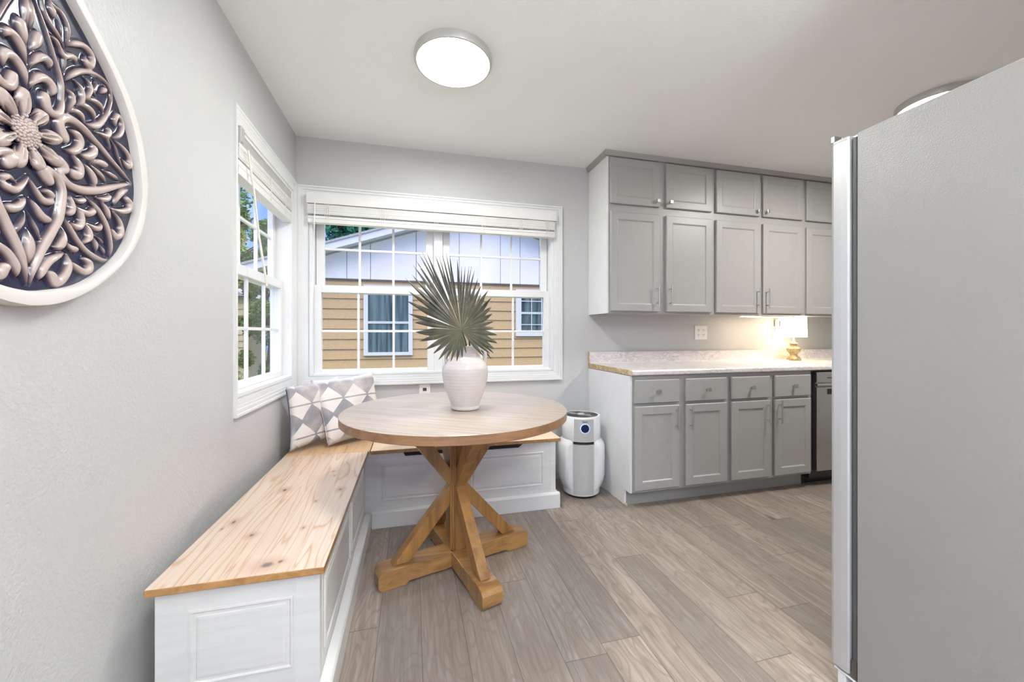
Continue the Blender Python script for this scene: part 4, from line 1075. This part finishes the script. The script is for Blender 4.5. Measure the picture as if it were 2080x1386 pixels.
def emboss(strokes, y0, y1, z0, z1, step, hmax=.0125, both=True, base=.0):
    ny = int((y1-y0)/step)+1; nz = int((z1-z0)/step)+1
    gy = y0+np.arange(ny)*step; gz_ = z0+np.arange(nz)*step
    Hh = np.zeros((ny, nz))
    for st in strokes:
        for sg in ((1, -1) if both else (1,)):
            P = smoothpath([Vector((a if sg > 0 else 2*AX-a, b, w)) for a, b, w in st], 7)
            tmp = np.zeros((ny, nz))
            for a, b in zip(P, P[1:]):
                rm = max(a.z, b.z)+step
                i0 = max(0, int((min(a.x, b.x)-rm-y0)/step)); i1 = min(ny, int((max(a.x, b.x)+rm-y0)/step)+2)
                j0 = max(0, int((min(a.y, b.y)-rm-z0)/step)); j1 = min(nz, int((max(a.y, b.y)+rm-z0)/step)+2)
                if i1 <= i0 or j1 <= j0: continue
                Y, Z = np.meshgrid(gy[i0:i1], gz_[j0:j1], indexing='ij')
                dx, dy = b.x-a.x, b.y-a.y; l2 = dx*dx+dy*dy+1e-12
                t_ = np.clip(((Y-a.x)*dx+(Z-a.y)*dy)/l2, 0, 1); d = np.hypot(Y-a.x-t_*dx, Z-a.y-t_*dy); rr = max(1e-4, (a.z+(b.z-a.z)*0.5)); rr = a.z+(b.z-a.z)*t_
                q = np.clip(1-(d/np.maximum(rr, 1e-4))**2, 0, 1)**.55*np.minimum(hmax, rr*1.5)
                tmp[i0:i1, j0:j1] = np.maximum(tmp[i0:i1, j0:j1], q)
            Hh = np.maximum(Hh, tmp)
    return gy, gz_, Hh
def blur(A):
    B = A.copy(); B[1:-1, 1:-1] = (A[1:-1, 1:-1]*4+A[:-2, 1:-1]*2+A[2:, 1:-1]*2+A[1:-1, :-2]*2+A[1:-1, 2:]*2+A[:-2, :-2]+A[2:, 2:]+A[:-2, 2:]+A[2:, :-2])/16; return B
def grid_obj(name, gy, gz_, Hh, x0, keep, mat):
    ny, nz = Hh.shape
    idx = -np.ones((ny, nz), int); co = []; 
    ii, jj = np.nonzero(keep); idx[ii, jj] = np.arange(len(ii))
    co = np.stack([x0+Hh[ii, jj], CY+gy[ii]-ta.location.y, gz_[jj]-ta.location.z], 1)
    a, b, c, d = idx[:-1, :-1], idx[1:, :-1], idx[1:, 1:], idx[:-1, 1:]; ok = (a >= 0) & (b >= 0) & (c >= 0) & (d >= 0)
    F = np.stack([a[ok], b[ok], c[ok], d[ok]], 1)
    me = bpy.data.meshes.new(name); me.from_pydata(co.tolist(), [], F.tolist()); me.materials.append(mat)
    me.polygons.foreach_set('use_smooth', [True]*len(me.polygons)); me.update()
    o = bpy.data.objects.new(name, me); COL.objects.link(o); o.parent = ta; return o
ST = []
for st in STROKES:
    ST.append([(*zpt(p, x, y), w/6.931*.00113*1.5) for p, x, y, w in st])
step = .0017
gy, gz_, Hh = emboss(ST, -.33, .33, 1.20, 2.04, step)
fy, fz = 0.010, 1.523
YY, ZZ = np.meshgrid(gy, gz_, indexing='ij'); rr_ = np.hypot(YY-fy, ZZ-fz)
Hh = np.where(rr_ < .036, 0, Hh)
Hh = blur(blur(Hh))
pg = np.array([((y-CY)*1.012, 1.52+(z-1.52)*1.010) for y, z in I]); inside = np.zeros(YY.shape, bool)
for k in range(len(pg)):
    (ya, za), (yb, zb) = pg[k], pg[(k+1) % len(pg)]
    if abs(zb-za) < 1e-12: continue
    cnd = ((za > ZZ) != (zb > ZZ)) & (YY < (yb-ya)*(ZZ-za)/(zb-za)+ya); inside ^= cnd
grid_obj('scroll_relief', gy, gz_, Hh, .0112, inside, M['relief'])
# flower: broad veined petals
pet = []
for k in range(9):
    a = 2*PI*k/9+.28; ln = (.082, .074, .086)[k % 3]
    pet.append([(fy+r*math.cos(a), fz+r*math.sin(a), w) for r, w in ((.030, .007), (.042, .013), (.055, .0165), (ln-.016, .014), (ln-.006, .004))])
gy2, gz2, H2 = emboss(pet, -.10, .11, 1.42, 1.63, .0014, .0165, False)
Y2, Z2 = np.meshgrid(gy2, gz2, indexing='ij')
gr = []
for k in range(9):
    a = 2*PI*k/9+.28
    for da in (-.20, 0, .20): gr.append([(fy+r*math.cos(a+da*(.035/r)**.2), fz+r*math.sin(a+da*(.035/r)**.2), w) for r, w in ((.034, .003), (.048, .0026), (.062 if da == 0 else .056, .001))])
_, _, G2 = emboss(gr, -.10, .11, 1.42, 1.63, .0014, .004, False)
edge_ = [[(fy+r*math.cos(2*PI*(k+.5)/9+.28), fz+r*math.sin(2*PI*(k+.5)/9+.28), .0022) for r in (.03, .05, .075)] for k in range(9)]
_, _, E2 = emboss(edge_, -.10, .11, 1.42, 1.63, .0014, .004, False)
H2b = blur(np.maximum(0, H2-G2*2.2-E2*3.2))
grid_obj('flower_petals', gy2, gz2, H2b, .0098, H2 > 0, M['relief'])
bm = bmesh.new()
lathe_pts = []
for k in range(80):
    r = .030*math.sqrt((k+.5)/80); a = k*2.39996; h = .024-.30*r
    c = Vector((L+h, CY+fy+r*math.cos(a), fz+r*math.sin(a)))
    bmesh.ops.create_icosphere(bm, subdivisions=2, radius=.0040, matrix=Matrix.Translation(c))
obj('flower_centre', bm, M['relief'], ta, smooth=True)

# ------------------------------------------------------------------ outdoors
GZ = -.5
tag(obj('lawn', boxes((-30, 30, W+.4, 40, GZ-.1, GZ), (-30, L-.4, -12, W+.4, GZ-.1, GZ)), M['grass']), 'green lawn between the two houses', 'lawn', kind='structure')
tag(obj('patio', boxes((-12, 8, -14, YF-.15, -.2, -.1), (-12, L-.2, YF-.15, 1.0, -.2, -.1)), plain('pale_concrete', (.62, .60, .57), .8)), 'pale concrete patio behind the room', 'patio', kind='structure')  # unseen pale slab, added to bounce skylight onto the ceiling
th = thing('neighbor_house', (1.2, 7.6, GZ), 'tan lap-sided house with white gable seen through the windows', 'house')
HY = 7.6; HX0, HX1 = -2.38, 4.9; CXG, PKZ = 1.25, 3.47; SL = .335
bm = bmesh.new(); mkbox(bm, HX0, HX1, HY+.03, HY+5, GZ, 2.10)
z = 1.952-.184*13
while z < 2.1:
    z1 = min(z+.184, 2.105)
    prism(bm, [(HY+.03, z), (HY-.012, z), (HY+.008, z1), (HY+.03, z1)], 'x', HX0, HX1); z += .184
obj('siding', bm, M['tan'], th)
bm = bmesh.new()
def gz(x): return PKZ-SL*abs(x-CXG)
gb = [HX0+.02]
while gb[-1] < HX1: gb.append(gb[-1]+.405)
for a, b in zip(gb, gb[1:]):
    b = min(b, HX1)-.010; 
    poly = [(a, 2.125), (b, 2.125), (b, gz(b))] + ([(CXG, PKZ)] if a < CXG < b else []) + [(a, gz(a))]
    if poly[2][1] > 2.13 and poly[-1][1] > 2.13: prism(bm, poly, 'y', HY-.028, HY)
obj('gable_boards', bm, M['gable'], th)
bm = bmesh.new(); prism(bm, [(HX0, 2.095), (HX1, 2.095), (CXG, PKZ+.02)], 'y', HY, HY+.04); obj('gable_backing', bm, plain('grey_board_joint', (.30, .30, .34), .8), th)
obj('gable_drip', boxes((HX0, HX1, HY-.035, HY+.01, 2.102, 2.124)), M['darkline'], th)
bm = bmesh.new()
for sg in (-1, 1):
    xe = CXG+sg*(CXG-HX0+.55)
    a, b = (xe, PKZ-SL*abs(xe-CXG)), (CXG, PKZ)
    P4 = [(a[0], a[1]-.02), (b[0], b[1]-.02), (b[0], b[1]+.10), (a[0], a[1]+.10)]
    prism(bm, P4, 'y', HY-.34, HY-.32)
    P5 = [(a[0], a[1]), (b[0], b[1]), (b[0], b[1]+.025), (a[0], a[1]+.025)]; prism(bm, P5, 'y', HY-.32, HY)
obj('bargeboard', bm, M['farwhite'], th)
bm = bmesh.new()
for sg in (-1, 1):
    xe = CXG+sg*(CXG-HX0+.6)
    a, b = (xe, PKZ-SL*abs(xe-CXG)), (CXG, PKZ)
    prism(bm, [(a[0], a[1]+.101), (b[0], b[1]+.101), (b[0], b[1]+.14), (a[0], a[1]+.14)], 'y', HY-.36, HY+5)
obj('roof', bm, M['roof'], th)
bm = bmesh.new()
for sg in (-1, 1):
    xe = CXG+sg*(CXG-HX0)
    prism(bm, [(xe, gz(xe)-.03), (CXG, PKZ-.03), (CXG, PKZ-.001), (xe, gz(xe)-.001)], 'y', HY-.05, HY-.0285)
obj('gable_trim', bm, M['roof'], th)
def farwin(x0, x1, z0, z1, tr, mid, curtain, grid):
    y = HY-.03
    bm = boxes((x0, x0+tr, y-.02, HY+.02, z0, z1), (x1-tr, x1, y-.02, HY+.02, z0, z1), (x0+tr, x1-tr, y-.02, HY+.02, z0, z0+tr*.8), (x0+tr, x1-tr, y-.02, HY+.02, z1-tr, z1), (x0+tr, x1-tr, y-.01, HY+.02, mid-.022, mid+.022))
    f = obj('window', bm, M['farwhite'], th)
    if grid:
        bm = bmesh.new(); xm = (x0+x1)/2
        for zz in ((z0+mid)/2, (z1+mid)/2): mkbox(bm, x0+tr, x1-tr, y-.022, y-.015, zz-.008, zz+.008)
        for q in (1, 2):
            xx = x0+tr+(x1-x0-2*tr)*q/3; mkbox(bm, xx-.008, xx+.008, y-.021, y-.0155, z0+tr*.8, z1-tr)
        obj('muntin_grid', bm, M['farwhite'], f)
    bm = bmesh.new(); N = 240
    xs = [x0+tr+(x1-x0-2*tr)*i/N for i in range(N+1)]
    A = [bm.verts.new((x, y+.004+.008*math.sin(i*.16+.8*math.sin(i*.05)), z0+tr*.8)) for i, x in enumerate(xs)]; B = [bm.verts.new((x, y+.004+.008*math.sin(i*.16+.8*math.sin(i*.05)), z1-tr)) for i, x in enumerate(xs)]
    for i in range(N): bm.faces.new((A[i], A[i+1], B[i+1], B[i]))
    obj('curtain', bm, M['curtain'], f, smooth=True)
    obj('pane', boxes((x0+tr, x1-tr, y-.013, y-.010, z0+tr*.8, z1-tr)), M['glass'], f)
farwin(-.863, 0.0, .728, 2.02, .075, 1.335, True, False)
farwin(2.002, 2.86, 1.08, 2.02, .11, 1.545, True, True)
# cream shed far left
ts = thing('garden_shed', (-6.0, 14.5, GZ), 'small cream sided outbuilding among the trees, seen through the left window', 'shed')
bm = bmesh.new(); mkbox(bm, -7.0, -5.15, 14.03, 16, GZ, 2.3)
for k in range(14): prism(bm, [(14.03, GZ+.2*k), (13.985, GZ+.2*k), (14.01, GZ+.2*k+.2), (14.03, GZ+.2*k+.2)], 'x', -7.0, -5.15)
obj('siding', bm, M['cream_siding'], ts)
bm = bmesh.new(); prism(bm, [(-7.15, 2.3), (-5.0, 2.3), (-6.07, 2.9)], 'y', 13.8, 16.2); obj('roof', bm, M['roof'], ts)

def tree(x, y, h, r, mat, n, label, seed, low=.25, lf=1.5):
    rr = random.Random(seed); t = thing('tree', (x, y, GZ), label, 'tree', None)
    bm = bmesh.new(); tube(bm, [(x, y, GZ), (x+.1, y, GZ+h*.3), (x-.05, y+.1, GZ+h*.6), (x, y, GZ+h*.85)], [r*.12, r*.09, r*.06, r*.02], 10)
    for k in range(7):
        a = rr.uniform(0, 6.28); z0 = GZ+h*rr.uniform(.3, .7); tube(bm, [(x, y, z0), (x+math.cos(a)*r*.4, y+math.sin(a)*r*.4, z0+h*.12), (x+math.cos(a)*r*.75, y+math.sin(a)*r*.75, z0+h*.2)], [r*.05, r*.03, r*.01], 6)
    obj('trunk', bm, M['bark'], t)
    bm = bmesh.new(); blobs = []
    for k in range(26):
        a = rr.uniform(0, 6.28); q = rr.uniform(0, 1)**.5; zf = rr.uniform(low, 1); wid = math.sin(PI*min(.98, (zf-low)/(1-low)*.8+.15))
        blobs.append((x+math.cos(a)*q*r*wid, y+math.sin(a)*q*r*wid, GZ+h*zf, r*rr.uniform(.22, .4)))
    for k in range(n):
        b = rr.choice(blobs); d = Vector((rr.gauss(0,1), rr.gauss(0,1), rr.gauss(0,1))).normalized()*b[3]*rr.uniform(.5, 1.05)
        c = Vector(b[:3])+d; s = rr.uniform(.05, .11)*(.6+r*.15)*lf
        u = Vector((rr.gauss(0,1), rr.gauss(0,1), rr.gauss(0,.6))).normalized(); w = u.cross(Vector((rr.gauss(0,1), rr.gauss(0,1), rr.gauss(0,1)))).normalized()
        vv = [bm.verts.new(c+p) for p in (-u*s, w*s*.45+u*s*.1, u*s*1.1, -w*s*.45+u*s*.1)]; bm.faces.new(vv)
    obj('foliage', bm, mat, t)
tree(-2.6, 15.8, 7.0, 2.3, M['leaf_c'], 20000, 'blue-green tree behind the roof of the tan house', 1, .2)
tree(1.9, 16.5, 6.2, 1.9, M['leaf_a'], 4000, 'green tree behind the gable slope of the tan house', 2, .3)
tree(-4.55, 10.2, 5.2, 1.35, M['leaf_b'], 34000, 'yellow-green tree nearest in the left window view', 3, .02, .75)
tree(-3.85, 12.0, 4.6, .75, M['leaf_a'], 14000, 'narrow dark green tree beside the tan house in the left window view', 6, .02, .8)
tree(-8.4, 19.5, 8.5, 2.1, M['leaf_a'], 14000, 'tall dark green tree farther back in the left window view', 4, .1)
tree(-3.0, 6.4, 1.7, .40, M['leaf_a'], 5000, 'low green shrub before the corner of the tan house', 5, .05, .7)
